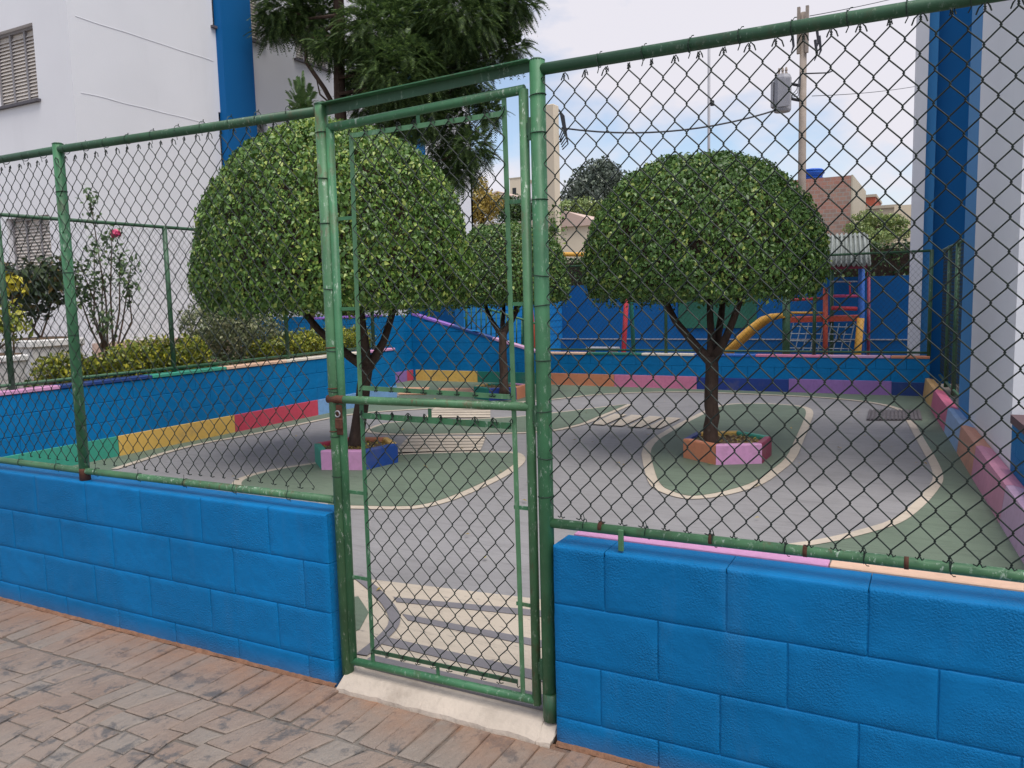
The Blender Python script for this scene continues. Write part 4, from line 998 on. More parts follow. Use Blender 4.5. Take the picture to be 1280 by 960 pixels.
# ------------------------------------------------------------------ garden between building and playground
GZ = 0.74
gb = struct(MB().box(-14, XL-0.15, 0.2, 7.50, -0.3, GZ).box(-14, x_r0-0.18, 7.502, 9.74, -0.3, GZ).build('garden_bed', 'earth'))
stuff(leaves('ground_cover', np.stack([rng.uniform(-11.5, -7.7, 5000), rng.uniform(1.0, 7.4, 5000), np.full(5000, GZ+0.03)], 1), np.tile((0, 0, 1.0), (5000, 1)), 0.07, 'hedge', None, tilt=0.6, droop=0.0))
bpy.data.objects['ground_cover']['label'] = 'low green ground cover over the garden bed'; bpy.data.objects['ground_cover']['category'] = 'ground cover'
def bush(name, label, blobs, mat, leaf, stems=None, cat='bush', group=None, dens=1.0, tilt=0.6, shell=0.5, droop=0.3, aspect=0.5, stemr=0.012):
    c0 = blobs[0][0]; t = thing(name, label, cat, (c0[0], c0[1], GZ if stems is None else stems[0][2]), group)
    Ps, Ns = [], []
    for c, r in blobs:
        r = np.array(r if hasattr(r, '__len__') else (r,)*3, float); ar = 4*math.pi*(r[0]*r[1]*r[2])**(2/3)
        P, N = blob_points(c, r, int(max(20, dens*ar*1.6/(leaf*leaf*0.5))), rng, shell); Ps.append(P); Ns.append(N)
    stuff(leaves('foliage', np.concatenate(Ps), np.concatenate(Ns), leaf, mat, t, tilt=tilt, droop=droop, aspect=aspect))
    if stems is not None:
        m = MB()
        for c, r in blobs:
            b = np.array(stems[0])+rng.normal(0, 0.05, 3)*np.array((1, 1, 0)); e = np.array(c); mid = (b+e)/2+rng.normal(0, 0.05, 3)
            m.tube([b, mid, e], [stemr, stemr*0.8, stemr*0.45], 6)
        m.build('stems', 'bark', t)
    return t
# golden hedge clumps along the wall
gx = XL-0.55
for i, (px, py, s) in enumerate(((60, 462, .17), (85, 458, .2), (115, 458, .17), (150, 452, .24), (172, 447, .26), (196, 443, .28), (216, 447, .22), (236, 438, .24), (322, 437, .16), (345, 434, .17), (368, 432, .17), (390, 430, .16))):
    c = onx(px, py, gx-0.05*(i % 3)); c[2] = max(c[2], GZ+0.1)
    bush('golden_shrub', 'golden yellow shrub beside the flared white planter box' if i < 3 else 'golden yellow shrub growing under the rose bush by the white building' if i < 8 else 'golden yellow shrub in front of the grey green variegated bush', [(c, (s*0.85, s*0.95, s*0.85)), (c+np.array((0.05, 0.12, -0.08)), s*0.62)], 'golden', 0.05, [(c[0], c[1], GZ)], group='golden shrubs along the wall')
c = onx(290, 418, XL-0.9)
bush('variegated_bush', 'grey green variegated bush behind the fence beside the big dome tree', [(c, (0.4, 0.42, 0.36)), (c+np.array((0.1, -0.5, 0.12)), 0.34), (c+np.array((0, 0.5, -0.05)), 0.36), (c+np.array((-0.1, 0.1, 0.25)), 0.28)], 'variegated', 0.05, [(c[0], c[1], GZ)])
c = onx(385, 425, XL-1.2)
hd = bush('clipped_hedge', 'low yellow green clipped hedge in front of the blue garden wall', [(np.array((XL-0.9, 6.2+0.35*k, 0.95)), (0.28, 0.26, 0.22)) for k in range(6)], 'golden', 0.045, [(XL-0.9, 7.0, GZ)], cat='hedge')
# rose bush
c = onx(137, 440, XL-1.6); base_ = np.array((c[0], c[1], GZ))
rs = thing('rose_bush', 'leggy rose bush with one pink bloom against the white building', 'bush', base_)
tips = [onx(px, py, XL-1.6+dx) for px, py, dx in ((112, 245, .1), (140, 290, -.1), (118, 310, .2), (160, 355, 0), (100, 330, .1), (128, 345, -.2), (150, 320, .2), (108, 370, 0), (135, 395, .2), (92, 350, 0), (165, 325, -.1))]
Pt, Nt = [], []
for k, tp in enumerate(tips):
    mid = (base_+tp)/2+rng.normal(0, 0.07, 3); MB().tube([base_+rng.normal(0, 0.04, 3)*np.array((1, 1, 0)), mid, tp], [0.014, 0.010, 0.004], 6).build('cane', 'bark', rs)
    for s in (0.55, 0.75, 0.9, 1.0):
        q = mid+(tp-mid)*s if s > .5 else mid; P, N = blob_points(q, 0.15, 22, rng, 1.0); Pt.append(P); Nt.append(N)
stuff(leaves('foliage', np.concatenate(Pt), np.concatenate(Nt), 0.055, 'roseleaf', rs, tilt=0.7, aspect=0.65))
b = onx(144, 292, XL-1.55); P, N = blob_points(b, (0.06, 0.06, 0.05), 60, rng, 0.5); leaves('rose_bloom', P, N, 0.05, 'petal', rs, tilt=0.3, aspect=0.9)
# white planter boxes with shrubs
def pot(label, c, wd, dp, h):
    t = thing('planter_box', label, 'planter', c, 'white planter boxes')
    x, y, z = c
    MB().add([(x-wd*.42, y-dp*.42, z), (x+wd*.42, y-dp*.42, z), (x+wd*.42, y+dp*.42, z), (x-wd*.42, y+dp*.42, z), (x-wd*.5, y-dp*.5, z+h*.8), (x+wd*.5, y-dp*.5, z+h*.8), (x+wd*.5, y+dp*.5, z+h*.8), (x-wd*.5, y+dp*.5, z+h*.8)],
             [(0, 3, 2, 1), (4, 5, 6, 7), (0, 1, 5, 4), (1, 2, 6, 5), (2, 3, 7, 6), (3, 0, 4, 7)]).build('pot_body', 'pot', t)
    MB().box(x-wd*.54, x+wd*.54, y-dp*.54, y+dp*.54, z+h*.8+.001, z+h, 0.015).build('pot_rim', 'pot', t)
    MB().box(x-wd*.44, x+wd*.44, y-dp*.44, y+dp*.44, z+h+.001, z+h+0.015).build('soil', 'soil', t)
    return t
p1 = onx(52, 430, XL-2.0); pot('white flared planter box holding the dark croton shrub', (p1[0], p1[1], GZ), 0.62, 0.62, 0.46)
cc = onx(42, 365, XL-2.0)
bush('croton_shrub', 'dark leaved round shrub growing in a white planter box', [(cc, (0.38, 0.4, 0.36)), (cc+np.array((0.1, 0.2, 0.15)), 0.28), (cc+np.array((0, -0.25, 0.1)), 0.28)], 'croton', 0.10, [(p1[0], p1[1], GZ+0.46)], dens=0.9, aspect=0.6, shell=0.8)
yc = onx(15, 358, XL-1.8); bush('yellow_plant', 'bright yellow broad leaved plant beside the dark croton shrub', [(yc, (0.14, 0.16, 0.24))], 'yellowleaf', 0.14, [(yc[0], yc[1], GZ)], dens=0.5, shell=1.0)
p2 = onx(3, 455, XL-1.0); pot('white planter box close behind the left fence post', (p2[0], p2[1]-0.15, GZ), 0.5, 0.5, 0.36)
yc = onx(8, 405, XL-1.0); bush('yellow_shrub', 'yellow green shrub in the white planter box behind the fence post', [(yc, (0.22, 0.24, 0.22))], 'golden', 0.07, [(p2[0], p2[1]-0.15, GZ+0.36)], dens=0.8, shell=0.9)

# ------------------------------------------------------------------ feathery conifer
def frond_arrays(P, D, L, g, nn=13):
    """drooping frond: needles in pairs along a curved rib, 2 triangles per needle pair"""
    n = len(P); V = []; F = []
    s = np.linspace(0.05, 1, nn)
    side = np.cross(D, np.array([0, 0, 1.0])); side /= np.linalg.norm(side, axis=1)[:, None]+1e-9
    up = np.cross(side, D)
    roll = g.uniform(-0.7, 0.7, n)[:, None]; side, up = side*np.cos(roll)+up*np.sin(roll), up*np.cos(roll)-side*np.sin(roll)
    Ls = (L*g.uniform(0.6, 1.35, n))[:, None]
    pts = []
    for i, q in enumerate(s):
        c = P+D*Ls*q+np.array([0, 0, -1.0])*Ls*0.42*q*q
        nl = Ls*0.33*(1-0.7*q)+0.012
        for sg in (-1, 1):
            tip = c+side*sg*nl*0.9+D*nl*0.75+np.array([0, 0, -1.0])*nl*0.25
            wv = D*Ls*0.05
            pts.append(np.stack([c-wv, c+wv, tip], 1))
    V = np.concatenate([p.reshape(-1, 3) for p in pts]); F = np.arange(len(V)).reshape(-1, 3)
    return V, F
g = np.random.default_rng(11)
DC = 15.0
tb = at(427, 200, DC); cf = thing('conifer_tree', 'tall dark feathery conifer tree beside the white apartment building', 'tree', (tb[0], tb[1], GZ))
tp = at(405, -330, DC)
pts = [np.array((tb[0], tb[1], GZ)), at(427, 180, DC), at(424, 100, DC), at(424, 20, DC), at(418, -120, DC), tp]
tr = MB().tube(pts, [0.14, 0.115, 0.105, 0.1, 0.08, 0.03], 12).build('trunk', 'bark_dark', cf, True)
clumps = [(355, 10, .5, 0), (340, 35, .28, .3), (395, 30, .5, .3), (408, 58, .25, -.4), (470, 40, .75, -.5), (520, 20, .8, .4), (570, 20, .8, -.6), (620, 15, .55, .3), (645, 5, .4, -.2), (600, 60, .5, .5),
          (500, 90, .75, -.8), (545, 100, .7, .2), (590, 105, .4, -.2), (470, 120, .6, .6), (520, 140, .55, -.5), (560, 165, .45, .3), (590, 185, .38, -.2), (575, 215, .3, 0), (555, 205, .3, .2), (610, 140, .25, 0), (640, 60, .25, 0), (455, 85, .5, .8), (600, -60, 1.0, 0), (480, -60, 1.0, .3), (390, -60, .8, 0), (440, -140, 1.1, 0), (540, -150, 1.0, 0), (540, 60, .6, 1.2), (490, 165, .28, -.2)]
Ps, Ds = [], []
lm = MB()
for (cx, cy_, r, dd) in clumps:
    c = at(cx, cy_, DC+dd); r *= 1.0
    # limb from the trunk
    hz = c[2]-0.5*np.linalg.norm(c[:2]-tb[:2])*0.5; start = np.array((tb[0], tb[1], max(GZ+1.5, min(hz, 8.5)))); mid = start*0.5+c*0.5+np.array((0, 0, -0.12)); 
    lm.tube([start, mid, c], [0.035, 0.025, 0.012], 6)
    n = int(2000*r*r)+80
    d = g.normal(0, 1, (n, 3)); d /= np.linalg.norm(d, axis=1)[:, None]; P = c+d*r*(g.random(n)**0.45)[:, None]*np.array((1, 1, 0.85))
    D = d*0.9+g.normal(0, 0.45, (n, 3))+np.array((0, 0, -0.15)); D /= np.linalg.norm(D, axis=1)[:, None]
    Ps.append(P); Ds.append(D)
lm.tube([at(427, 150, DC), at(405, 110, DC+.2), at(383, 78, DC+.3), at(382, 60, DC+.3), at(392, 40, DC+.3)], [0.05, 0.045, 0.04, 0.03, 0.02], 8)
lm.tube([at(425, 140, DC), at(400, 118, DC-.3), at(394, 92, DC-.3)], [0.02, 0.016, 0.008], 6)
lm.build('limbs', 'bark_dark', tr)
V, F = frond_arrays(np.concatenate(Ps), np.concatenate(Ds), 0.21, g, 10)
stuff(link('crown', fastmesh('crown', V, F, 'conifer'), cf))
# small young conifer below
c = at(377, 128, 13.0); P, N = blob_points(c+np.array((0, 0, -0.1)), (0.28, 0.28, 0.42), 130, rng, 1.0)
sc_ = thing('young_conifer', 'small bright young conifer in front of the white wall below the windows', 'tree', (c[0], c[1], GZ))
V, F = frond_arrays(P, N*0.6+np.array((0, 0, 0.7)), 0.17, g); stuff(link('crown', fastmesh('crown', V, F, leafmat('young_needle', (0.05, 0.10, 0.03), (0.13, 0.22, 0.07), (0.2, 0.3, 0.1), .1)), sc_))
MB().tube([(c[0], c[1], GZ), c], [0.05, 0.03], 8).build('trunk', 'bark_dark', sc_)

# ------------------------------------------------------------------ play yard behind the back wall
YZ = -0.75
struct(MB().box(-14, 3, 10.36, 21.9, -1.0, YZ).build('yard_floor', 'yardfloor'))
yw = thing('yard_wall', 'long dark blue wall closing the play yard, green board on it', 'wall', (-5, 21.1, 0))
MB().box(-10.6, 0.5, 21.0, 21.25, YZ, 1.87).build('wall', 'blue_far', yw)
MB().box(-10.6, 0.5, 20.86, 20.998, YZ, 0.19).build('plinth', 'blue_far', yw); MB().box(-10.6, 0.5, 20.84, 20.998, 0.192, 0.215).build('ledge', 'steelgrey', yw)
a, b = ony(848, 368, 21), ony(946, 410, 21); MB().box(a[0], b[0], 20.955, 20.998, b[2], a[2], 0.01).build('green_board', paint('green_board_paint', S(40, 100, 84), .2, 1.5), yw)
sw_ = thing('side_wall', 'lighter blue wall on the left of the play yard behind the railing', 'wall', (-10.7, 18, 0))
MB().box(-10.85, -10.601, 15.0, 21.25, YZ, 2.05).build('wall', paint('yard_side_lit_blue', S(24, 122, 192), .1, 1.2), sw_)  # brighter light on this side is put into its lighter blue
MB().box(-12.0, -10.855, 15.0, 15.2, YZ, 2.0).build('return', 'blue_far', sw_)  # shadow on the return is put into the darker blue
for k in range(12): MB().box(-10.6, -10.594, 15.05, 21.2, 0.2*k+0.199, 0.2*k+0.205).build('joint_line', 'blue_stripe', sw_) if k < 9 else None
# railing on the ramp
rl = thing('ramp_railing', 'green steel railing running down beside the ramped blue wall', 'railing', (-7.2, 11.0, 0.6))
r0_, r1_ = ony(583, 378, 11.6), ony(672, 405, 11.6); q0, q1 = ony(583, 413, 11.6), ony(672, 437, 11.6)
smooth_tube('rail', [r0_, r1_], 0.02, 'green', rl, 8); smooth_tube('rail', [q0, q1], 0.02, 'green', rl, 8)
for k in range(15):
    s = k/14; smooth_tube('baluster', [q0+(q1-q0)*s, r0_+(r1_-r0_)*s], 0.014 if k % 7 else 0.026, 'green', rl, 6)
# swing frame: two splayed ends and a cross bar
sg_ = thing('swing_frame', 'swing frame with red, orange and green legs behind the low back wall', 'swing', at(725, 445, 18))
DS = 18.0
def leg(a, b, k, r=0.05): smooth_tube('leg', [a, b], r, pal(k) if k in PAL else k, sg_, 10)
A = at(786, 318, DS); Bq = at(657, 318, DS)
leg(A, np.array((*at(776, 442, DS)[:2], YZ)), 'swred', 0.055); leg(A, np.array((*at(794, 442, DS+1.2)[:2], YZ)), 'green', 0.05)
leg(Bq, np.array((*at(673, 442, DS)[:2], YZ)), 'swor', 0.055); leg(Bq, np.array((*at(652, 442, DS+1.2)[:2], YZ)), 'green', 0.05)
smooth_tube('cross_bar', [A, Bq], 0.05, pal('gold'), sg_, 10)
bn = at(752, 434, 19.5); be = thing('yard_bench', 'pale grey slab bench in the play yard beside the swing', 'bench', (bn[0], bn[1], YZ))
MB().box(bn[0]-0.35, bn[0]+0.4, bn[1]-0.15, bn[1]+0.2, 0.24, 0.30, 0.01).build('seat', 'steelgrey', be); 
for dx in (-0.3, 0.28): MB().box(bn[0]+dx, bn[0]+dx+0.07, bn[1]-0.12, bn[1]+0.17, YZ, 0.239).build('leg', 'steelgrey', be)
# play tower
DT = 20.0
tw = thing('play_tower', 'play tower with corrugated grey roof, orange deck, net and yellow slide', 'play tower', (*at(1058, 440, DT)[:2], YZ))
def tp_(px, py, dd=0.0): return at(px, py, DT+dd)
def post_(px, k, top, dd=0.0, r=0.06, base_px=None):
    b = tp_(base_px or px, 440, dd); b[2] = YZ; smooth_tube('tower_post', [b, tp_(px, top, dd)], r, pal(k) if k in PAL else k, tw, 10)
post_(1077, 'blue', 326, 0, 0.075); post_(1040, 'green_dark', 328, 0.5, 0.05); post_(1032, 'swor', 360, -0.1, 0.06); post_(983, 'green_dark', 350, 0, 0.095); post_(1086, 'maroon', 340, 0.9, 0.04)
smooth_tube('leaning_post', [np.array((*tp_(1069, 444, -0.3)[:2], YZ)), tp_(1076, 398, -0.2)], 0.085, pal('gold'), tw, 10)
dk = [tp_(988, 397), tp_(1074, 400), tp_(1080, 396, 1.1), tp_(994, 394, 1.1)]
z = np.mean([p[2] for p in dk]); z = float(z)
P = [p[:2] for p in dk]; P = P if area(P) > 0 else P[::-1]
MB().prism(P, z-0.09, z+0.03).build('deck', pal('swor'), tw)
for (a, b, k, r) in (((1042, 370), (1074, 370), 'magenta', .035), ((1040, 385), (1071, 386), 'swred', .05), ((988, 375), (1028, 373), 'swred', .035), ((985, 391), (1028, 391), 'gold', .03), ((1040, 352), (1072, 352), 'steelgrey', .02), ((1062, 352), (1063, 372), 'swred', .02)):
    smooth_tube('guard_rail', [tp_(*a, 0.02), tp_(*b, 0.02)], r, pal(k) if k in PAL else k, tw, 8)
# rope net under the deck
nm = MB()
for k in range(9):
    px = 992+k*9.5; nm.tube([tp_(px, 404), tp_(px-8, 440)], 0.012, 4)
for k in range(4): nm.tube([tp_(990-k*2, 408+k*9), tp_(1068-k*2, 409+k*9)], 0.012, 4)
stuff(nm.build('rope_net', 'rope', tw))
# roof: two corrugated slopes
def roof_pt(u, v, side):
    a, b = tp_(1031, 331, -0.55), tp_(1088, 330, -0.55); c, d = tp_(1034, 295, 0.45), tp_(1084, 293, 0.45); e_, f_ = tp_(1031, 331, 1.5), tp_(1088, 330, 1.5)
    lo0, lo1 = (a, b) if side == 0 else (e_, f_); p = lo0+(lo1-lo0)*u; q = c+(d-c)*u
    return p+(q-p)*v
for side in (0, 1):
    m = MB(); n = 64; vs = []; fs = []
    for i in range(n+1):
        hgt = 0.045*math.sin(i/n*2*math.pi*9)
        for v in (0, 1): vs.append(tuple(roof_pt(i/n, v, side)+np.array((0, -hgt*0.8 if side == 0 else hgt*.8, hgt))))
    for i in range(n): fs.append((2*i, 2*i+2, 2*i+3, 2*i+1))
    o = m.add(vs, fs).build('roof_sheet', 'roofsheet', tw, True); md = o.modifiers.new('thickness', 'SOLIDIFY'); md.thickness = 0.02
rt = [tp_(1038, 334, -0.3), tp_(1083, 333, -0.3)]; MB().tube(rt, 0.06, 6).build('eave_beam', pal('maroon'), tw); MB().tube([tp_(1038, 334, 1.2), tp_(1083, 333, 1.2)], 0.06, 6).build('eave_beam', pal('maroon'), tw)
# slide
sp = [tp_(908, 443, -0.3), tp_(925, 427, -0.25), tp_(942, 412, -0.2), tp_(958, 400, -0.1), tp_(970, 396, 0), tp_(984, 395, 0)]
sm = MB(); vs = []; fs = []
for i, p in enumerate(sp):
    w_ = np.array((0.22, 0.5, 0))*0.36
    for q in (p-w_+np.array((0, 0, 0.08)), p-w_*0.92-np.array((0, 0, 0.05)), p+w_*0.92-np.array((0, 0, 0.05)), p+w_+np.array((0, 0, 0.08))): vs.append(tuple(q))
for i in range(len(sp)-1):
    for k in range(3): fs.append((i*4+k, i*4+k+1, (i+1)*4+k+1, (i+1)*4+k))
o = sm.add(vs, fs).build('slide', pal('gold'), tw, True); md = o.modifiers.new('thickness', 'SOLIDIFY'); md.thickness = 0.05

# ------------------------------------------------------------------ beyond the yard
def leafbox(name, label, x0, x1, y0, y1, z0, z1, mat, leaf, n, cat='hedge'):
    t = thing(name, label, cat, ((x0+x1)/2, (y0+y1)/2, z0))
    P = rng.random((n, 3)); f = rng.integers(0, 3, n); N = np.zeros((n, 3))
    P[f == 0, 1] = rng.random((f == 0).sum())*0.12; N[f == 0, 1] = -1; P[f == 1, 2] = 1-rng.random((f == 1).sum())*0.12; N[f == 1, 2] = 1; N[f == 2] = (0, -0.6, 0.6)
    P = np.array((x0, y0, z0))+P*np.array((x1-x0, y1-y0, z1-z0))+rng.normal(0, 0.04, (n, 3))
    stuff(leaves('foliage', P, N, leaf, mat, t, tilt=0.5)); MB().box(x0+.1, x1-.1, y0+.25, y1-.1, z0, z1-.15).build('inner_twigs', 'bark_dark', t)
leafbox('clipped_hedge', 'dark clipped hedge rising above the blue yard wall', -11, 1.0, 21.4, 22.3, 0.9, 2.76, 'hedge', 0.10, 9000)
# concrete post with vine and cable loops
cp = at(691, 300, 26.5); ptop = at(691, 136, 26.5)
po = thing('concrete_post', 'pale square concrete service post with cable loops behind the gate post', 'post', (cp[0], cp[1], 0))
MB().box(cp[0]-0.21, cp[0]+0.21, cp[1]-0.2, cp[1]+0.2, 0, ptop[2], 0.02).build('post_shaft', 'beige', po)
for k in range(6):
    a = at(693+k*0.6, 134, 26.2); b = at(704+k*1.2, 160+k*4, 26.2); c = at(699+k*0.8, 172+k*3, 26.2)
    MB().tube([a, at(700+k, 140+k, 26.2), b, c], 0.022, 5).build('cable_loop', 'cable', po)
P, N = blob_points(at(692, 285, 26.1), (0.5, 0.3, 0.9), 260, rng, 1.0); stuff(leaves('vine', P, N, 0.13, 'ficus', po))
# utility pole
up_ = at(1003, 230, 28.0); ut = at(1004.5, 16, 28.0)
up = thing('utility_pole', 'tall concrete utility pole carrying a grey transformer', 'utility pole', (up_[0], up_[1], -0.06))
smooth_tube('pole_shaft', [np.array((up_[0], up_[1], -0.06)), np.array((ut[0], ut[1], ut[2]))], [0.16, 0.11], 'pole', up, 12)
for dx in (-0.13, 0.15):
    for z0_, z1_ in ((ut[2]-1.4, ut[2]+0.15),): MB().box(ut[0]+dx-0.05, ut[0]+dx+0.05, ut[1]-0.25, ut[1]-0.12, z0_, z1_).build('crossarm_bracket', 'pole', up)
tc_ = at(978, 117, 28.0)
tf = MB(); hw, hh = 0.30, 0.62
tf.lathe([(hw*.9, -hh), (hw, -hh+.06), (hw, hh-.12), (hw*.82, hh)], tuple(tc_), 10); tf.build('transformer_tank', 'steelgrey', up)
MB().box(tc_[0]-0.36, tc_[0]-0.27, tc_[1]-0.2, tc_[1]+0.2, tc_[2]-0.45, tc_[2]+0.4).build('cooling_fin', 'steelgrey', up); MB().box(tc_[0]-0.1, tc_[0]+0.3, tc_[1]-0.34, tc_[1]-0.28, tc_[2]-0.5, tc_[2]+0.42).build('cooling_fin', 'steelgrey', up)
MB().tube([tc_+np.array((0.25, 0, 0.3)), np.array((ut[0], ut[1], tc_[2]+0.3))], 0.05, 6).build('transformer_arm', 'cable', up); MB().tube([tc_+np.array((0.25, 0, -0.2)), np.array((ut[0], ut[1], tc_[2]-0.2))], 0.05, 6).build('transformer_arm', 'cable', up)
for k in range(3): MB().lathe([(0.03, 0), (0.05, 0.05), (0.03, 0.1), (0.05, 0.15), (0.025, 0.25)], tuple(tc_+np.array((-0.12+0.12*k, 0, hh))), 8).build('bushing', 'pole', up)
MB().tube([at(987, 41, 27.8), at(1028, 35, 27.8)], 0.05, 6).build('crossarm', 'pole', up)
aa = at(1042, 88, 28); MB().tube([at(1006, 92, 28), at(1035, 91, 28), aa], 0.025, 6).build('service_arm', 'cable', up)
for px, py in ((990, 50), (1021, 45), (1024, 55), (1019, 60)): MB().tube([at(px, py-10, 27.8), at(px+2, py+8, 27.8), at(px-1, py+16, 27.8)], [0.05, 0.04, 0.015], 6).build('fuse_cutout', 'cable', up)
for k in range(4): MB().tube([at(1001, 90+2*k, 27.9), at(996+k, 112+4*k, 27.8), at(987, 122, 27.9)], 0.014, 4).build('drop_wire', 'cable', up)
def cable(label, pts, r=0.012):
    P = [np.array(p) for p in pts]; o = MB().tube(P, r, 5).build('overhead_cable', 'cable'); return tag(o, label, 'cable')
def sagline(a, b, s, n=14): return [a+(b-a)*t+np.array((0, 0, -4*s*t*(1-t))) for t in np.linspace(0, 1, n)]
cable('twisted black service cable sagging from the concrete post to the transformer', sagline(at(702, 160, 26.3), at(975, 136, 28), 0.42), 0.03)
cable('thin overhead wire leaving the pole below the transformer arm', sagline(at(1015, 120, 28), at(1160, 105, 40), 0.1), 0.012)
cable('thin overhead wire leaving the top of the utility pole', sagline(at(1012, 20, 28), at(1190, -22, 40), 0.1), 0.014)
mt = at(886, 200, 32); mtop = at(888.5, 58, 32)
ms = thing('lamp_mast', 'thin grey steel mast standing behind the right dome tree', 'mast', (mt[0], mt[1], -0.06))
smooth_tube('mast_pole', [np.array((mt[0], mt[1], -0.06)), np.array((mt[0], mt[1], mtop[2]))], 0.055, 'steelgrey', ms, 8)
kp = at(890, 129, 31.9); MB().box(kp[0]-0.06, kp[0]+0.08, kp[1]-0.06, kp[1]+0.06, kp[2]-0.1, kp[2]+0.1, 0.01).build('clamp', 'cable', ms)
# far buildings
def house(label, x0, x1, y0, y1, h, mat, roof=None, wins=()):
    t = thing('house', label, 'building', ((x0+x1)/2, (y0+y1)/2, -0.06))
    MB().box(x0, x1, y0, y1, -0.06, h).build('wall', mat, t)
    if roof == 'gable':
        MB().prism_y([(x0-.2, h), (x1+.2, h), ((x0+x1)/2, h+(x1-x0)*0.2)], y0-.3, y1+.3).build('roof', 'pinkish', t)
    elif roof == 'parapet': MB().box(x0-.08, x1+.08, y0-.08, y1+.08, h+.002, h+0.18).build('roof_edge', 'concrete', t)
    for (a, b, c, d) in wins: 
        wo = MB().box(a, b, y0-0.03, y0-0.005, c, d).build('window', 'darkglass', t); MB().box(a-.05, b+.05, y0-.08, y0-.004, c-.08, c-.002).build('sill', 'concrete', wo)
    return t
b0, b1 = ony(1008, 224, 42), ony(1064, 219, 42)
br = house('bare brick house wall with a blue water tank on its roof', b0[0]-6, b1[0], 42, 50, b1[2], 'brick')
MB().box(b1[0]+.003, b1[0]+0.08, 41.99, 50, 0, b1[2]+0.02).build('corner_strip', 'concrete', br)
wt = ony(1018, 220, 44); tk = thing('water_tank', 'blue plastic water tank on the bare brick house', 'tank', (wt[0]-0.1, 44, b1[2]))
MB().lathe([(0.42, 0), (0.55, 0.45), (0.62, 0.5), (0.6, 0.62)], (wt[0]-0.1, 44, b1[2]), 18).build('tank_body', 'tank', tk, True); MB().lathe([(0.64, 0), (0.5, 0.1), (0.1, 0.16)], (wt[0]-0.1, 44, b1[2]+0.621), 18).build('tank_lid', 'tank', tk, True)
for r_ in (0.12, 0.26): MB().ring((wt[0]-0.1, 44, b1[2]+r_), 0.47+r_*0.28, 0.02, 'z', 18, 4).build('tank_rib', 'tank', tk)
a, b = ony(1066, 248, 60), ony(1094, 250, 60); house('red terracotta house block beyond the brick house', a[0], b[0], 60, 66, a[2], 'terracotta', 'parapet')
a, b = ony(1072, 262, 52), ony(1124, 259, 52); house('grey brown rendered house half hidden by the light green tree', a[0], b[0], 52, 57, b[2], 'concrete', 'parapet', [(a[0]+1.6, a[0]+2.2, b[2]-1.1, b[2]-0.5)])
a, b = ony(1118, 257, 47), ony(1150, 257, 47); house('plain beige house wall next to the white building pier', a[0], b[0]+2, 47, 51, a[2], 'beige')
a, b = ony(680, 275, 55), ony(745, 275, 55); house('cream gabled house behind the concrete service post', a[0]-1, b[0]+0.6, 55, 62, ony(720, 283, 55)[2], 'beige', 'gable', [(a[0]+1.3, a[0]+2.1, 1.8, 2.6)])
a, b = ony(637, 224, 120), ony(650, 224, 120); house('tall beige tower block far beyond the gate', a[0], b[0], 120, 130, a[2], 'beige', 'parapet', [(a[0]+.5, a[0]+1.2, a[2]-3, a[2]-1.5)])
a, b = ony(606, 240, 95), ony(640, 240, 95); house('pale pink far house with a low gable beyond the gate', a[0], b[0], 95, 103, ony(620, 247, 95)[2], 'white', 'gable', [(a[0]+1, a[0]+1.8, 8, 9.3)])
a, b = ony(655, 230, 100), ony(668, 230, 100); house('grey far apartment block glimpsed beside the gate stile', a[0], b[0], 100, 108, a[2], 'white2', 'parapet', [(a[0]+.2, a[0]+.9, a[2]-2-2*k, a[2]-1-2*k) for k in range(4)])
a, b = ony(570, 280, 36), ony(690, 280, 36); bw = MB().box(a[0]-2, b[0], 36, 36.3, -0.06, ony(620, 279, 36)[2]).build('boundary_wall', 'concrete'); tag(bw, 'pale concrete boundary wall behind the rear dome tree', 'wall')
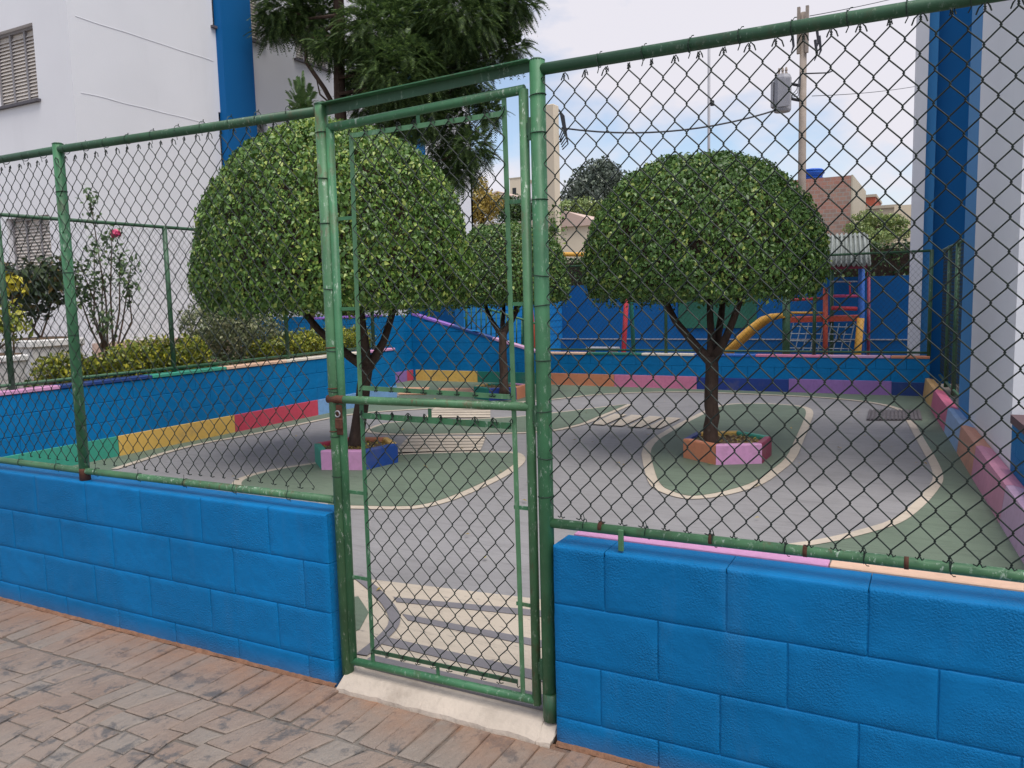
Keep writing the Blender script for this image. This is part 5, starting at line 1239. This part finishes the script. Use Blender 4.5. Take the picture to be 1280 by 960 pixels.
# far trees
def fartree(label, blobs, mat, leaf, trunk, cat='tree'):
    c0 = trunk; t = thing('street_tree', label, cat, (c0[0], c0[1], -0.06)); Ps, Ns = [], []
    for c, r in blobs:
        rr = np.array(r if hasattr(r, '__len__') else (r,)*3, float); ar = 4*math.pi*(rr.prod())**(2/3)
        P, N = blob_points(c, rr, int(ar*1.3/(leaf*leaf*0.5)), rng, 0.55); Ps.append(P); Ns.append(N)
    stuff(leaves('crown', np.concatenate(Ps), np.concatenate(Ns), leaf, mat, t, tilt=0.6))
    zt = float(np.mean([c[2] for c, r in blobs])); MB().tube([(c0[0], c0[1], -0.06), (c0[0], c0[1], zt)], [0.25, 0.12], 8).build('trunk', 'bark_dark', t)
D = 95; bl_ = [(at(px, py, D+dd), r) for px, py, r, dd in ((750, 222, 2.4, 0), (735, 228, 2.2, 2), (765, 228, 2.0, -1), (722, 240, 2.0, 0), (745, 245, 2.6, -1), (768, 250, 2.2, 2), (712, 255, 1.8, 0), (755, 212, 1.4, 0))]
fartree('large round tree on the far skyline, haze put into its grey green leaves', bl_, 'fartree', 0.42, at(748, 260, D))
D = 70; bl_ = [(at(px, py, D), r) for px, py, r in ((735, 262, 1.1), (752, 268, 1.3), (725, 258, .9), (770, 275, 1.4), (706, 262, 0.9))]
fartree('bright green rounded tree below the far skyline tree', bl_, 'farbush', 0.26, at(750, 270, D))
D = 40; bl_ = [(at(px, py, D+dd), (r*1.2, r, r*0.55)) for px, py, r, dd in ((1085, 272, .7, 0), (1100, 282, .9, .5), (1072, 285, .6, -.3), (1115, 275, .6, 0), (1122, 292, .7, .3), (1090, 297, .9, -.4), (1130, 279, .35, 0))]
fartree('light green feathery tree in front of the brick house', bl_, 'farbush', 0.13, at(1096, 290, D))
D = 45; bl_ = [(at(px, py, D), r) for px, py, r in ((600, 232, .5), (598, 250, .8), (612, 255, .8), (603, 265, .9), (590, 262, .7))]
fartree('ochre leaved tree beyond the boundary wall', bl_, 'autumn', 0.16, at(602, 262, D))
D = 60; bl_ = [(at(px, py, D), r) for px, py, r in ((628, 258, 1.0), (645, 260, 1.0), (636, 268, 1.1), (655, 266, .9), (670, 262, 1.0))]
fartree('dull green shrubby tree beyond the gate and the boundary wall', bl_, 'hedge', 0.2, at(640, 262, D))
# evergreen mass at the right edge behind the blade wall
bush('evergreen_shrub', 'dark green shrub beside the near end of the blade wall', [(np.array((1.15, 4.6, 0.6+0.45*k)), (0.45, 0.5, 0.42)) for k in range(4)], 'hedge', 0.07, [(1.15, 4.6, 0.0)], shell=0.8)
